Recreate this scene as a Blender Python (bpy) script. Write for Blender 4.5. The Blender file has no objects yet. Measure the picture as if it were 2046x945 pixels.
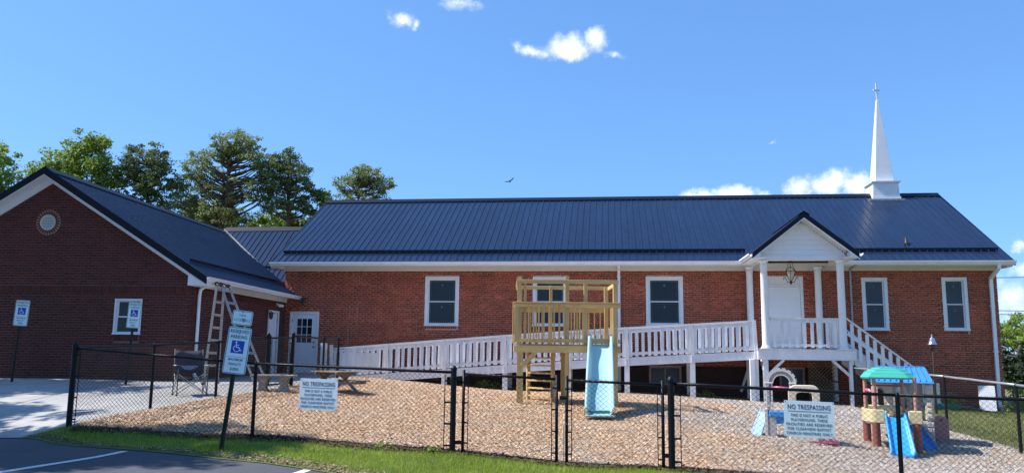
import bpy, math, random
import numpy as np
from mathutils import Vector, Matrix
R = math.radians
rnd = random.Random(7)
rng = np.random.default_rng(11)
scene = bpy.context.scene
COL = scene.collection

# ------------------------------------------------------------------ camera
cam_data = bpy.data.cameras.new('camera')
cam_data.sensor_width = 36.0
cam_data.lens = 1609.0 / 2046.0 * 36.0
cam_data.clip_start = 0.1
cam_data.clip_end = 3000.0
cam = bpy.data.objects.new('camera', cam_data)
COL.objects.link(cam)
_p, _y, _r = R(8.2386), R(6.9639), R(0.6506)
_fw = Vector((-math.sin(_y) * math.cos(_p), math.cos(_y) * math.cos(_p), math.sin(_p)))
_rt0 = Vector((math.cos(_y), math.sin(_y), 0))
_up0 = _rt0.cross(_fw)
_rt = _rt0 * math.cos(_r) + _up0 * math.sin(_r)
_up = -_rt0 * math.sin(_r) + _up0 * math.cos(_r)
_m = Matrix((( _rt.x, _up.x, -_fw.x, 0), (_rt.y, _up.y, -_fw.y, 0), (_rt.z, _up.z, -_fw.z, 1.4), (0, 0, 0, 1)))
cam.matrix_world = _m
scene.camera = cam

# ------------------------------------------------------------------ light
SUN_EL, SUN_FRONT = 50.0, 3.5
s_dir = Vector((-math.cos(R(SUN_EL)) * math.cos(R(SUN_FRONT)), -math.cos(R(SUN_EL)) * math.sin(R(SUN_FRONT)), math.sin(R(SUN_EL))))
sun_data = bpy.data.lights.new('sun', 'SUN')
sun_data.energy = 4.2
sun_data.angle = R(0.53)
sun_data.color = (1.0, 0.955, 0.88)
sun = bpy.data.objects.new('sun', sun_data)
COL.objects.link(sun)
sun.rotation_euler = s_dir.to_track_quat('Z', 'Y').to_euler()

scene.view_settings.view_transform = 'Standard'
scene.view_settings.look = 'None'
scene.view_settings.gamma = 1.0
scene.view_settings.use_curve_mapping = False
scene.view_settings.exposure = 0.85

world = bpy.data.worlds.new('World')
scene.world = world
world.use_nodes = True
wn, wl = world.node_tree.nodes, world.node_tree.links
wn.clear()
w_out = wn.new('ShaderNodeOutputWorld')
w_bg = wn.new('ShaderNodeBackground')
w_bg.inputs['Strength'].default_value = 0.135
sky = wn.new('ShaderNodeTexSky')
sky.sky_type = 'NISHITA'
sky.sun_disc = False
sky.sun_elevation = R(SUN_EL)
sky.sun_rotation = math.atan2(s_dir.x, s_dir.y) % (2 * math.pi)
sky.altitude = 200
sky.air_density = 1.0
sky.dust_density = 0.6
sky.ozone_density = 2.6
g0 = wn.new('ShaderNodeMix'); g0.data_type = 'RGBA'; g0.blend_type = 'MULTIPLY'; g0.inputs[0].default_value = 1; g0.inputs[7].default_value = (.2434, .2434, .2434, 1)
wl.new(sky.outputs[0], g0.inputs[6])
g1 = wn.new('ShaderNodeGamma'); g1.inputs[1].default_value = 0.6; wl.new(g0.outputs[2], g1.inputs[0])
g2 = wn.new('ShaderNodeMix'); g2.data_type = 'RGBA'; g2.blend_type = 'MULTIPLY'; g2.inputs[0].default_value = 1; g2.inputs[7].default_value = (1.45, 2.50, 3.95, 1)
wl.new(g1.outputs[0], g2.inputs[6])
hs = wn.new('ShaderNodeHueSaturation')
hs.inputs['Saturation'].default_value = 1.0
hs.inputs['Hue'].default_value = 0.5
wl.new(g2.outputs[2], hs.inputs['Color'])
tc = wn.new('ShaderNodeTexCoord')
def wmath(op, a, b=None, c=None):
    n = wn.new('ShaderNodeMath'); n.operation = op
    for i, v in enumerate((a, b, c)):
        if v is None: continue
        if isinstance(v, (int, float)): n.inputs[i].default_value = v
        else: wl.new(v, n.inputs[i])
    return n.outputs[0]
def wvec(op, a, b):
    n = wn.new('ShaderNodeVectorMath'); n.operation = op
    for i, v in enumerate((a, b)):
        if isinstance(v, (tuple, list)): n.inputs[i].default_value = v
        else: wl.new(v, n.inputs[i])
    return n
# sky directions as azimuth/elevation so every cloud is a warped ellipse on the sky dome
sep = wn.new('ShaderNodeSeparateXYZ'); wl.new(tc.outputs['Generated'], sep.inputs[0])
az = wmath('ARCTAN2', sep.outputs[0], sep.outputs[1])
el = wmath('ARCSINE', sep.outputs[2])
nz = wn.new('ShaderNodeTexNoise'); nz.inputs['Scale'].default_value = 14; nz.inputs['Detail'].default_value = 9; nz.inputs['Roughness'].default_value = 0.62
wl.new(tc.outputs['Generated'], nz.inputs['Vector'])
nz2 = wn.new('ShaderNodeTexNoise'); nz2.inputs['Scale'].default_value = 42; nz2.inputs['Detail'].default_value = 9; nz2.inputs['Roughness'].default_value = 0.68
wl.new(tc.outputs['Generated'], nz2.inputs['Vector'])
nn = wmath('ADD', wmath('MULTIPLY', wmath('SUBTRACT', nz.outputs[0], 0.5), 1.6), wmath('MULTIPLY', wmath('SUBTRACT', nz2.outputs[0], 0.5), 1.9))
wz = wn.new('ShaderNodeTexNoise'); wz.inputs['Scale'].default_value = 22; wz.inputs['Detail'].default_value = 7; wz.inputs['Roughness'].default_value = 0.6
wl.new(tc.outputs['Generated'], wz.inputs['Vector'])
wsep = wn.new('ShaderNodeSeparateColor'); wl.new(wz.outputs['Color'], wsep.inputs[0])
az = wmath('ADD', az, wmath('MULTIPLY', wmath('SUBTRACT', wsep.outputs[0], 0.5), 0.050))
el = wmath('ADD', el, wmath('MULTIPLY', wmath('SUBTRACT', wsep.outputs[1], 0.5), 0.042))
dens = None
CLOUD_BLOBS = [(-0.097, 0.3726, 0.0311, 0.0129, 1.6), (-0.0581, 0.3742, 0.0355, 0.0176, 1.8), (-0.0419, 0.3681, 0.0258, 0.0141, 1.6), (-0.0129, 0.3792, 0.0205, 0.0151, 1.4), (0.0126, 0.365, 0.014, 0.0076, 1.0), (-0.1198, 0.3772, 0.0091, 0.0106, 0.8), (-0.2713, 0.4025, 0.0179, 0.0074, 1.1), (-0.2525, 0.3973, 0.0077, 0.0046, 0.9), (-0.1859, 0.4252, 0.0294, 0.0091, 0.7), (0.112, 0.1876, 0.0268, 0.0121, 2.0), (0.1537, 0.1921, 0.0348, 0.0131, 2.0), (0.1855, 0.1883, 0.016, 0.0106, 1.5), (0.2285, 0.1961, 0.0222, 0.0151, 2.0), (0.2592, 0.2017, 0.0324, 0.0195, 2.2), (0.2914, 0.1938, 0.0211, 0.0159, 2.0), (0.3118, 0.1793, 0.0308, 0.0124, 1.6), (0.2039, 0.252, 0.0057, 0.0029, 0.7), (0.4463, 0.1131, 0.0133, 0.0052, 1.1), (0.4383, 0.0609, 0.03432, 0.03068, 1.7), (0.4535, 0.0891, 0.026, 0.013, 1.7)]
for (a0, e0, ra, re, k) in CLOUD_BLOBS:
    da = wmath('DIVIDE', wmath('SUBTRACT', az, a0), ra)
    de = wmath('DIVIDE', wmath('SUBTRACT', el, e0), re)
    d = wmath('SQRT', wmath('ADD', wmath('MULTIPLY', da, da), wmath('MULTIPLY', de, de)))
    v = wmath('MULTIPLY', wmath('SUBTRACT', 1.0, d), k)
    v = wmath('MAXIMUM', v, -3.0)
    dens = v if dens is None else wmath('SMOOTH_MAX', dens, v, 0.25)
dens = wmath('ADD', dens, nn)
mr = wn.new('ShaderNodeMapRange'); mr.interpolation_type = 'SMOOTHSTEP'
wl.new(dens, mr.inputs['Value']); mr.inputs['From Min'].default_value = 0.0; mr.inputs['From Max'].default_value = 1.5
mr.inputs['To Max'].default_value = 0.93
shade = wn.new('ShaderNodeMapRange'); wl.new(nz2.outputs[0], shade.inputs['Value'])
shade.inputs['From Min'].default_value = 0.3; shade.inputs['From Max'].default_value = 0.7
shade.inputs['To Min'].default_value = 0.78; shade.inputs['To Max'].default_value = 1.0
cc = wn.new('ShaderNodeCombineXYZ')
wl.new(wmath('MULTIPLY', shade.outputs[0], 5.3), cc.inputs[0]); wl.new(wmath('MULTIPLY', shade.outputs[0], 5.7), cc.inputs[1]); cc.inputs[2].default_value = 6.6
mx = wn.new('ShaderNodeMix'); mx.data_type = 'RGBA'
wl.new(mr.outputs[0], mx.inputs[0]); wl.new(hs.outputs[0], mx.inputs[6]); wl.new(cc.outputs[0], mx.inputs[7])
wl.new(mx.outputs[2], w_bg.inputs['Color'])
wl.new(w_bg.outputs[0], w_out.inputs[0])

# ------------------------------------------------------------------ helpers
class MB:
    """collects shapes and links them as one mesh object"""
    def __init__(s): s.v, s.f = [], []
    def add(s, vs, fs):
        o = len(s.v); s.v += [tuple(p) for p in vs]; s.f += [tuple(i + o for i in f) for f in fs]; return s
    def box(s, x0, x1, y0, y1, z0, z1):
        return s.add([(x0,y0,z0),(x1,y0,z0),(x1,y1,z0),(x0,y1,z0),(x0,y0,z1),(x1,y0,z1),(x1,y1,z1),(x0,y1,z1)],
                     [(0,3,2,1),(4,5,6,7),(0,1,5,4),(1,2,6,5),(2,3,7,6),(3,0,4,7)])
    def bar(s, a, b, w, t, side=(0,1,0)):
        """rectangular bar a->b; w across 'side', t the other way"""
        a, b, sd = Vector(a), Vector(b), Vector(side)
        d = (b - a).normalized(); sd = (sd - d * sd.dot(d)).normalized(); u = d.cross(sd)
        vs = [p + sd * (w/2*i) + u * (t/2*j) for p in (a, b) for i, j in ((-1,-1),(1,-1),(1,1),(-1,1))]
        return s.add(vs, [(0,3,2,1),(4,5,6,7),(0,1,5,4),(1,2,6,5),(2,3,7,6),(3,0,4,7)])
    def tube(s, pts, r, n=8, caps=True):
        pts = [Vector(p) for p in pts]; rr = r if isinstance(r, (list, tuple)) else [r] * len(pts)
        ref = Vector((0.13, 0.31, 0.94)); vs = []
        for i, p in enumerate(pts):
            d = (pts[min(i+1, len(pts)-1)] - pts[max(i-1, 0)]).normalized()
            if abs(d.dot(ref)) > 0.97: ref = Vector((0.9, 0.1, 0.2))
            e = (ref - d * ref.dot(d)).normalized(); g = d.cross(e); ref = e
            ref = Vector(e)
            for k in range(n):
                a = 2 * math.pi * k / n; vs.append(p + (e * math.cos(a) + g * math.sin(a)) * rr[i])
        fs = [(i*n+k, i*n+(k+1) % n, (i+1)*n+(k+1) % n, (i+1)*n+k) for i in range(len(pts)-1) for k in range(n)]
        if caps: fs += [tuple(range(n))[::-1], tuple((len(pts)-1)*n + k for k in range(n))]
        return s.add(vs, fs)
    def lathe(s, prof, c=(0,0,0), n=16):
        vs = [(c[0] + r*math.cos(2*math.pi*k/n), c[1] + r*math.sin(2*math.pi*k/n), c[2] + z) for r, z in prof for k in range(n)]
        fs = [(i*n+k, i*n+(k+1) % n, (i+1)*n+(k+1) % n, (i+1)*n+k) for i in range(len(prof)-1) for k in range(n)]
        fs += [tuple(range(n))[::-1], tuple((len(prof)-1)*n + k for k in range(n))]
        return s.add(vs, fs)
    def prism(s, poly, y0, y1, axis='y'):
        """2-D polygon extruded; axis y: poly is (x,z); axis x: poly is (y,z); axis z: poly is (x,y)"""
        n = len(poly)
        def P(p, t): return {'y': (p[0], t, p[1]), 'x': (t, p[0], p[1]), 'z': (p[0], p[1], t)}[axis]
        return s.add([P(p, y0) for p in poly] + [P(p, y1) for p in poly],
                     [tuple(range(n)), tuple(range(n, 2*n))[::-1]] + [(i, i+n, (i+1) % n + n, (i+1) % n) for i in range(n)])
    def ring(s, c, r0, r1, y0, y1, n=24, a0=0, a1=360, sx=1.0):
        """annulus sector in the xz plane, extruded in y"""
        full = (a1 - a0) >= 360; m = n if full else n + 1; vs = []
        for k in range(m):
            a = R(a0 + (a1-a0) * k / n)
            for rr in (r0, r1):
                for y in (y0, y1): vs.append((c[0] + rr*math.cos(a)*sx, y, c[1] + rr*math.sin(a)))
        fs = []
        for k in range(n):
            i, j = 4*k, 4*((k+1) % m)
            fs += [(i, i+2, j+2, j), (i+1, j+1, j+3, i+3), (i, j, j+1, i+1), (i+2, i+3, j+3, j+2)]
        if not full: fs += [(0,1,3,2), (4*n, 4*n+2, 4*n+3, 4*n+1)]
        return s.add(vs, fs)
    def mesh(s, name, m, smooth=False, bevel=0):
        me = bpy.data.meshes.new(name); me.from_pydata(s.v, [], s.f); me.validate()
        import bmesh
        bm = bmesh.new(); bm.from_mesh(me); bmesh.ops.recalc_face_normals(bm, faces=bm.faces)
        if bevel: bmesh.ops.bevel(bm, geom=bm.edges[:], offset=bevel, segments=1, affect='EDGES', clamp_overlap=True)
        bm.to_mesh(me); bm.free()
        if smooth: me.shade_smooth(); 
        if m: me.materials.append(m)
        return me
    def build(s, name, m, parent=None, smooth=False, bevel=0, **props):
        me = s.mesh(name, m, smooth, bevel)
        return link(name, me, parent, **props)
def link(name, me, parent=None, loc=None, rot=None, **props):
    o = bpy.data.objects.new(name, me); COL.objects.link(o)
    if parent: o.parent = parent
    if loc is not None: o.location = loc
    if rot is not None: o.rotation_euler = rot
    for k, v in props.items(): o[{'cat': 'category'}.get(k, k)] = v
    return o
def thing(name, label, cat, loc=(0,0,0), rotz=0, group=None):
    o = bpy.data.objects.new(name, None); COL.objects.link(o)
    o.empty_display_size = 0.2
    o.location = loc; o.rotation_euler = (0, 0, R(rotz)); o['label'] = label; o['category'] = cat
    if group: o['group'] = group
    return o
def np_mesh(name, V, F, m, parent=None, smooth=False, **props):
    """fast mesh from arrays; F is (n,3) or (n,4)"""
    me = bpy.data.meshes.new(name); V = np.asarray(V, np.float32); F = np.asarray(F, np.int32); k = F.shape[1]
    me.vertices.add(len(V)); me.vertices.foreach_set('co', V.ravel())
    me.loops.add(F.size); me.loops.foreach_set('vertex_index', F.ravel())
    me.polygons.add(len(F)); me.polygons.foreach_set('loop_start', np.arange(0, F.size, k, dtype=np.int32))
    try: me.polygons.foreach_set('loop_total', np.full(len(F), k, dtype=np.int32))
    except Exception: pass
    me.update(calc_edges=True); me.materials.append(m)
    if smooth: me.shade_smooth()
    return link(name, me, parent, **props)
def smooth_by_angle(o):
    o.data.shade_smooth()
    try: o.data.set_sharp_from_angle(angle=R(35))
    except Exception: pass
    return o

# ------------------------------------------------------------------ materials
def mat(name, c, rough=0.6, var=0.12, scale=8.0, bump=0.0, bscale=60.0, metal=0.0, spec=0.5, coord='Object', c2=None, isl=0.0, objr=0.0, stretch=(1,1,1), detail=6.0, dist=0.002, big=None):
    m = bpy.data.materials.new(name); m.use_nodes = True
    n, l = m.node_tree.nodes, m.node_tree.links
    b = n['Principled BSDF']; b.inputs['Roughness'].default_value = rough; b.inputs['Metallic'].default_value = metal
    b.inputs['Specular IOR Level'].default_value = spec
    t = n.new('ShaderNodeTexCoord'); mp = n.new('ShaderNodeMapping'); mp.inputs['Scale'].default_value = stretch
    l.new(t.outputs[coord], mp.inputs['Vector'])
    nz = n.new('ShaderNodeTexNoise'); nz.inputs['Scale'].default_value = scale; nz.inputs['Detail'].default_value = detail; nz.inputs['Roughness'].default_value = 0.65
    l.new(mp.outputs[0], nz.inputs['Vector'])
    mx = n.new('ShaderNodeMix'); mx.data_type = 'RGBA'
    if c2 is None:
        mx.inputs[6].default_value = (*[x * (1 - var) for x in c], 1); mx.inputs[7].default_value = (*[min(1, x * (1 + var)) for x in c], 1)
    else:
        mx.inputs[6].default_value = (*c, 1); mx.inputs[7].default_value = (*c2, 1)
    cr = n.new('ShaderNodeMapRange'); cr.inputs['From Min'].default_value = 0.32; cr.inputs['From Max'].default_value = 0.68
    l.new(nz.outputs[0], cr.inputs['Value'])
    fac = cr.outputs[0]
    l.new(fac, mx.inputs[0]); out = mx.outputs[2]
    if isl or objr:
        g = n.new('ShaderNodeNewGeometry'); oi = n.new('ShaderNodeObjectInfo')
        a = n.new('ShaderNodeMath'); a.operation = 'ADD'; l.new(g.outputs['Random Per Island'], a.inputs[0]); l.new(oi.outputs['Random'], a.inputs[1])
        fr = n.new('ShaderNodeMath'); fr.operation = 'FRACT'; l.new(a.outputs[0], fr.inputs[0])
        v = n.new('ShaderNodeMapRange'); l.new(fr.outputs[0], v.inputs['Value']); k = isl or objr
        v.inputs['To Min'].default_value = 1 - k; v.inputs['To Max'].default_value = 1 + k
        h = n.new('ShaderNodeHueSaturation'); l.new(out, h.inputs['Color']); l.new(v.outputs[0], h.inputs['Value'])
        out = h.outputs[0]
    if big:
        n3 = n.new('ShaderNodeTexNoise'); n3.inputs['Scale'].default_value = big[0]; n3.inputs['Detail'].default_value = 8; n3.inputs['Roughness'].default_value = 0.6; n3.inputs['Distortion'].default_value = 0.4
        m3 = n.new('ShaderNodeMapping'); m3.inputs['Scale'].default_value = big[3] if len(big) > 3 else (1, 1, 1); l.new(t.outputs['Object'], m3.inputs['Vector']); l.new(m3.outputs[0], n3.inputs['Vector'])
        v3 = n.new('ShaderNodeMapRange'); l.new(n3.outputs[0], v3.inputs['Value']); v3.inputs['From Min'].default_value = 0.3; v3.inputs['From Max'].default_value = 0.7
        v3.inputs['To Min'].default_value = big[1]; v3.inputs['To Max'].default_value = big[2]
        h3 = n.new('ShaderNodeHueSaturation'); l.new(out, h3.inputs['Color']); l.new(v3.outputs[0], h3.inputs['Value']); out = h3.outputs[0]
    l.new(out, b.inputs['Base Color'])
    if bump:
        n2 = n.new('ShaderNodeTexNoise'); n2.inputs['Scale'].default_value = bscale; n2.inputs['Detail'].default_value = 5
        l.new(mp.outputs[0], n2.inputs['Vector'])
        bp = n.new('ShaderNodeBump'); bp.inputs['Strength'].default_value = bump; bp.inputs['Distance'].default_value = dist
        l.new(n2.outputs[0], bp.inputs['Height']); l.new(bp.outputs[0], b.inputs['Normal'])
    m['b'] = 1
    return m
M = {}
M['brick'] = mat('red_brick', (0.31, 0.055, 0.026), 0.85, 0.32, 1.1, 0.5, 90, isl=0.30)
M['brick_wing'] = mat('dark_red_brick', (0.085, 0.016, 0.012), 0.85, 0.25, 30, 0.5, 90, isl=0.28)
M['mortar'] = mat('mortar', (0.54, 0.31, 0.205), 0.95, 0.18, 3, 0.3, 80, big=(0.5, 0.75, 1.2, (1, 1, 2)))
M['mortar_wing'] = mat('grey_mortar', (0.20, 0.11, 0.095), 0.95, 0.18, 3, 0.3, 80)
M['roof'] = mat('navy_metal_roof', (0.009, 0.019, 0.050), 0.24, 0.12, 1.3, 0.4, 1.6, spec=0.45, objr=0.06, dist=0.01, big=(1.6, 0.8, 1.25, (6, 1, 1)))
M['roof_dark'] = mat('navy_trim', (0.004, 0.007, 0.018), 0.5, 0.1, 2, spec=0.2)
M['white'] = mat('white_paint', (0.74, 0.75, 0.78), 0.5, 0.05, 3, objr=0.03)
M['weathered_white'] = mat('weathered_white_paint', (0.70, 0.70, 0.72), 0.7, 0.0, 9, 0.4, 60, c2=(0.78, 0.78, 0.80), objr=0.08, stretch=(1,1,0.4), big=(2.5, 0.86, 1.05))
M['cream'] = mat('cream_trim', (0.62, 0.60, 0.55), 0.6, 0.05, 2)
M['vent_brick'] = mat('radial_vent_brick', (0.12, 0.035, 0.028), 0.85, 0.2, 30)
M['vinyl'] = mat('white_vinyl', (0.76, 0.78, 0.82), 0.45, 0.03, 2, objr=0.02)
M['alu'] = mat('aluminium', (0.33, 0.34, 0.36), 0.42, 0.15, 12, metal=0.55)
M['black'] = mat('black_vinyl_coat', (0.005, 0.006, 0.009), 0.45, 0.2, 10, spec=0.22)
M['wire'] = mat('black_wire', (0.006, 0.006, 0.008), 0.5, 0.2, 10, spec=0.2)
M['galv'] = mat('galvanised_steel', (0.33, 0.34, 0.36), 0.45, 0.15, 10, metal=0.4)
M['iron'] = mat('dark_iron', (0.03, 0.022, 0.018), 0.5, 0.3, 20)
M['pine'] = mat('treated_pine', (0.48, 0.315, 0.115), 0.7, 0.0, 3.0, 0.3, 40, c2=(0.66, 0.47, 0.21), objr=0.12, stretch=(3, 3, 0.5))
M['pine_x'] = mat('treated_pine_rail', (0.48, 0.315, 0.115), 0.7, 0.0, 3.0, 0.3, 40, c2=(0.66, 0.47, 0.21), objr=0.12, stretch=(0.5, 3, 3))
M['old_wood'] = mat('weathered_grey_wood', (0.15, 0.105, 0.07), 0.85, 0.0, 4, 0.5, 40, c2=(0.27, 0.20, 0.145), objr=0.12, stretch=(0.6, 4, 4))
M['stone'] = mat('weathered_concrete', (0.20, 0.17, 0.14), 0.9, 0.0, 9, 0.5, 50, c2=(0.38, 0.34, 0.29))
M['glass'] = mat('dark_window_glass', (0.010, 0.014, 0.024), 0.12, 0.3, 1.2, spec=0.35)
M['glass_grey'] = mat('screened_window_glass', (0.035, 0.048, 0.068), 0.3, 0.3, 1.2, spec=0.4)
M['dark'] = mat('dark_interior', (0.01, 0.01, 0.01), 0.9)
M['sign_green'] = mat('sign_green_print', (0.0, 0.16, 0.13), 0.5, 0.1, 8)
M['sign_blue'] = mat('sign_blue_print', (0.005, 0.06, 0.42), 0.5, 0.05, 8)
M['sign_white'] = mat('sign_white_sheet', (0.80, 0.84, 0.87), 0.4, 0.04, 6)
M['sign_text'] = mat('dark_navy_print', (0.010, 0.018, 0.05), 0.5, 0.1, 9)
M['sign_post'] = mat('dark_green_post', (0.018, 0.028, 0.012), 0.6, 0.3, 14)
M['bark'] = mat('pine_bark', (0.075, 0.055, 0.042), 0.95, 0.3, 6, 0.6, 30)
def leafmat(name, c, c2, tr=0.28, var=0.35):
    m = mat(name, c, 0.6, 0.2, 0.6, c2=c2, isl=var, spec=0.25, detail=3)
    n, l = m.node_tree.nodes, m.node_tree.links; b = n['Principled BSDF']; src = b.inputs['Base Color'].links[0].from_socket
    t = n.new('ShaderNodeBsdfTranslucent'); g = n.new('ShaderNodeHueSaturation'); l.new(src, g.inputs['Color']); g.inputs['Hue'].default_value = 0.485; g.inputs['Value'].default_value = 1.5
    l.new(g.outputs[0], t.inputs['Color'])
    x = n.new('ShaderNodeMixShader'); x.inputs[0].default_value = tr
    l.new(b.outputs[0], x.inputs[1]); l.new(t.outputs[0], x.inputs[2]); l.new(x.outputs[0], n['Material Output'].inputs[0])
    return m
M['leaf'] = leafmat('broad_leaf', (0.14, 0.22, 0.04), (0.23, 0.31, 0.06), 0.42)
M['leaf_dark'] = leafmat('dark_leaf', (0.05, 0.09, 0.024), (0.085, 0.13, 0.03))
M['needle'] = leafmat('pine_needle', (0.13, 0.18, 0.06), (0.20, 0.24, 0.075), 0.4)
M['needle_dark'] = leafmat('dark_pine_needle', (0.085, 0.13, 0.05), (0.13, 0.17, 0.06), 0.36)
M['blade'] = leafmat('grass_blade', (0.20, 0.29, 0.035), (0.31, 0.40, 0.06), 0.3, 0.35)
M['blade_dry'] = leafmat('dry_grass_blade', (0.34, 0.26, 0.14), (0.22, 0.20, 0.08), 0.2, 0.3)
M['lawn_blade'] = leafmat('lawn_blade', (0.15, 0.19, 0.045), (0.23, 0.25, 0.08), 0.3, 0.35)
M['chip'] = mat('wood_chip', (0.62, 0.385, 0.215), 0.9, 0.0, 1.1, c2=(0.62, 0.47, 0.34), isl=0.42, detail=4)
# ------------------------------------------------------------------ terrain height
HC = np.array([(-8.62,12.26,.17),(-8.26,14,.32),(-7.9,15.7,.44),(-7.46,18.1,.56),(-7.35,21,.64),(-5.36,11.9,.09),(-2.23,11.55,-.01),(-.67,11.38,-.10),(.8,11.2,-.12),
 (3.57,10.9,-.18),(6.83,10.6,-.22),(6.83,14.75,-.14),(6.83,17.8,-.08),(6.8,24.2,.0),(-1.9,17.2,.34),(.1,17.4,.30),(0,15.45,.18),(-5.8,18.0,.46),(-5,24.6,.40),(-3.1,24.6,.26),
 (.5,24.6,.24),(2.45,24.6,.16),(4.15,24.6,.08),(4.95,24.6,.05),(4.4,14.3,-.10),(4.9,13.9,-.2),(2.8,14.2,.03),(3.3,14.1,-.02),(9.6,25.2,-.05),(11.9,26.4,-.18),(12,20,-.2),(-9.2,26.5,.66),(-11,25,.64),
 (-11.0,19.7,.60),(-15.7,19.5,.62),(-14,17.7,.60),(-11.3,17.9,.56),(-9.3,12.0,-.02),(-7.85,11.48,-.04),(-5.3,10.6,-.05),(-3.5,9.7,-.10),(-7,9,-.06),(-8.45,11.75,-.03),(-10.2,12.3,.0),(-8,10.2,-.045),(-7.2,8.0,-.06),(-6.2,9.8,-.06),(-9.5,10.3,-.035),(-5,9,-.08),(-9,7,-.05),(-4.5,8,-.1),(0,8,-.16),(5,7,-.2),
 (-20,12,.05),(-20,18,.6),(-25,28,.6),(0,0,-.12),(-15,0,-.05),(15,0,-.25),(20,14,-.3),(22,26,-.3),(12,38,.0),(-10,40,.5),(0,40,.3),(25,40,-.2),(-20,-8,-.1),(20,-8,-.3)])
def _tps(d2): return np.where(d2 > 0, d2 * np.log(np.maximum(d2, 1e-12)), 0.0)
_n = len(HC); _K = _tps(((HC[:, None, :2] - HC[None, :, :2]) ** 2).sum(-1)) + np.eye(_n) * 0.15
_A = np.zeros((_n+3, _n+3)); _A[:_n, :_n] = _K; _A[:_n, _n] = 1; _A[:_n, _n+1:] = HC[:, :2]; _A[_n, :_n] = 1; _A[_n+1:, :_n] = HC[:, :2].T
_W = np.linalg.solve(_A, np.concatenate([HC[:, 2], [0, 0, 0]]))
def H(x, y):
    x = np.atleast_1d(np.asarray(x, float)); y = np.atleast_1d(np.asarray(y, float))
    xs = np.clip(x, -30, 30); ys = np.clip(y, -10, 45)
    out = np.empty(len(x))
    for i in range(0, len(x), 20000):
        a, b = xs[i:i+20000], ys[i:i+20000]
        out[i:i+20000] = _tps((a[:, None]-HC[None, :, 0])**2 + (b[:, None]-HC[None, :, 1])**2) @ _W[:_n] + _W[_n] + _W[_n+1]*a + _W[_n+2]*b
    return np.clip(out, -0.6, 0.9)
def h1(x, y): return float(H([x], [y])[0])
def patch(name, A, B, nu, nv, m, dz, pw=1.0, **props):
    """ruled sheet between polylines A and B draped over the terrain"""
    A, B = np.array(A, float), np.array(B, float)
    t = np.linspace(0, len(A)-1, nu+1); i = np.minimum(t.astype(int), len(A)-2); f = (t-i)[:, None]
    a = A[i]*(1-f)+A[i+1]*f; b = B[i]*(1-f)+B[i+1]*f
    s = (np.linspace(0, 1, nv+1)**pw)[None, :, None]
    P = a[:, None]*(1-s)+b[:, None]*s
    P = P.reshape(-1, 2); z = H(P[:, 0], P[:, 1]) + dz
    k = np.arange(nu)[:, None]*(nv+1)+np.arange(nv)[None]
    F = np.stack([k, k+1, k+nv+2, k+nv+1], -1).reshape(-1, 4)
    o = np_mesh(name, np.c_[P, z], F, m, smooth=True, **props)
    import bmesh
    bm = bmesh.new(); bm.from_mesh(o.data); bmesh.ops.recalc_face_normals(bm, faces=bm.faces)
    if sum(fc.normal.z for fc in bm.faces) < 0: bmesh.ops.reverse_faces(bm, faces=bm.faces)
    bm.to_mesh(o.data); bm.free()
    return o
# lawn and earth sheet to the horizon
M['lawn'] = mat('lawn_ground', (0.13, 0.15, 0.05), 0.95, 0.0, 0.9, 0.6, 30, c2=(0.24, 0.21, 0.10), detail=8, dist=0.02)
M['mulch'] = mat('mulch_ground', (0.24, 0.16, 0.095), 0.95, 0.0, 22, 0.9, 45, c2=(0.58, 0.43, 0.29), detail=8, dist=0.02)
M['strip'] = mat('grass_ground', (0.07, 0.10, 0.022), 0.95, 0.0, 5, 0.8, 60, c2=(0.14, 0.17, 0.045), detail=8, dist=0.02)
M['asphalt'] = mat('asphalt', (0.040, 0.042, 0.05), 0.85, 0.0, 55, 0.7, 160, c2=(0.085, 0.088, 0.10), detail=9, dist=0.004, big=(0.55, 0.72, 1.3))
M['concrete'] = mat('concrete', (0.30, 0.295, 0.29), 0.9, 0.0, 0.8, 0.3, 90, c2=(0.42, 0.41, 0.395), detail=9, big=(0.45, 0.78, 1.12))
M['line'] = mat('worn_white_road_paint', (0.40, 0.41, 0.43), 0.7, 0.0, 34, 0.3, 90, c2=(0.86, 0.87, 0.88), detail=9)
gx = np.unique(np.concatenate([np.arange(-30, 30.1, 0.75), -30-np.geomspace(2, 1500, 16), 30+np.geomspace(2, 1500, 16)]))
gy = np.unique(np.concatenate([np.arange(-10, 45.1, 0.75), -10-np.geomspace(2, 1500, 14), 45+np.geomspace(2, 1500, 16)]))
X, Y = np.meshgrid(gx, gy, indexing='ij'); z = H(X.ravel(), Y.ravel())
inpl = ((X > -8.7) & (X < 6.9) & (Y < 27)) | (X <= -8.0)
z = z - np.where((inpl & (Y < 27.5)).ravel() | (Y < 11).ravel(), 0.16, 0.015)
k = np.arange(len(gx)-1)[:, None]*len(gy)+np.arange(len(gy)-1)[None]
np_mesh('ground', np.c_[X.ravel(), Y.ravel(), z], np.stack([k, k+len(gy), k+len(gy)+1, k+1], -1).reshape(-1, 4), M['lawn'], smooth=True, kind='structure')
EDGE = [(-60,15.2),(-20,12.6),(-9.2,12.02),(-7.85,11.48),(-6.44,10.98),(-5.32,10.66),(-4.5,10.43),(-3.55,10.02),(0,8.0),(5,5.6),(14,2),(60,-12)]
patch('parking_lot_asphalt', [(x, y+.35) for x, y in EDGE], [(x, -25) for x, _ in EDGE], 160, 60, M['asphalt'], -0.008, 1.8, kind='structure')
patch('concrete_pavement', [(-60,15.2),(-20,12.6),(-9.2,12.02),(-8.66,12.32),(-8.26,14.0),(-7.92,15.7),(-7.48,18.1),(-7.42,21),(-8,26.5)],
      [(-60,30),(-20,28),(-16,28),(-14.5,28),(-14,28),(-13,28),(-12.5,28),(-12.2,28),(-12,28)], 120, 60, M['concrete'], 0.0, kind='structure')
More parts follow.
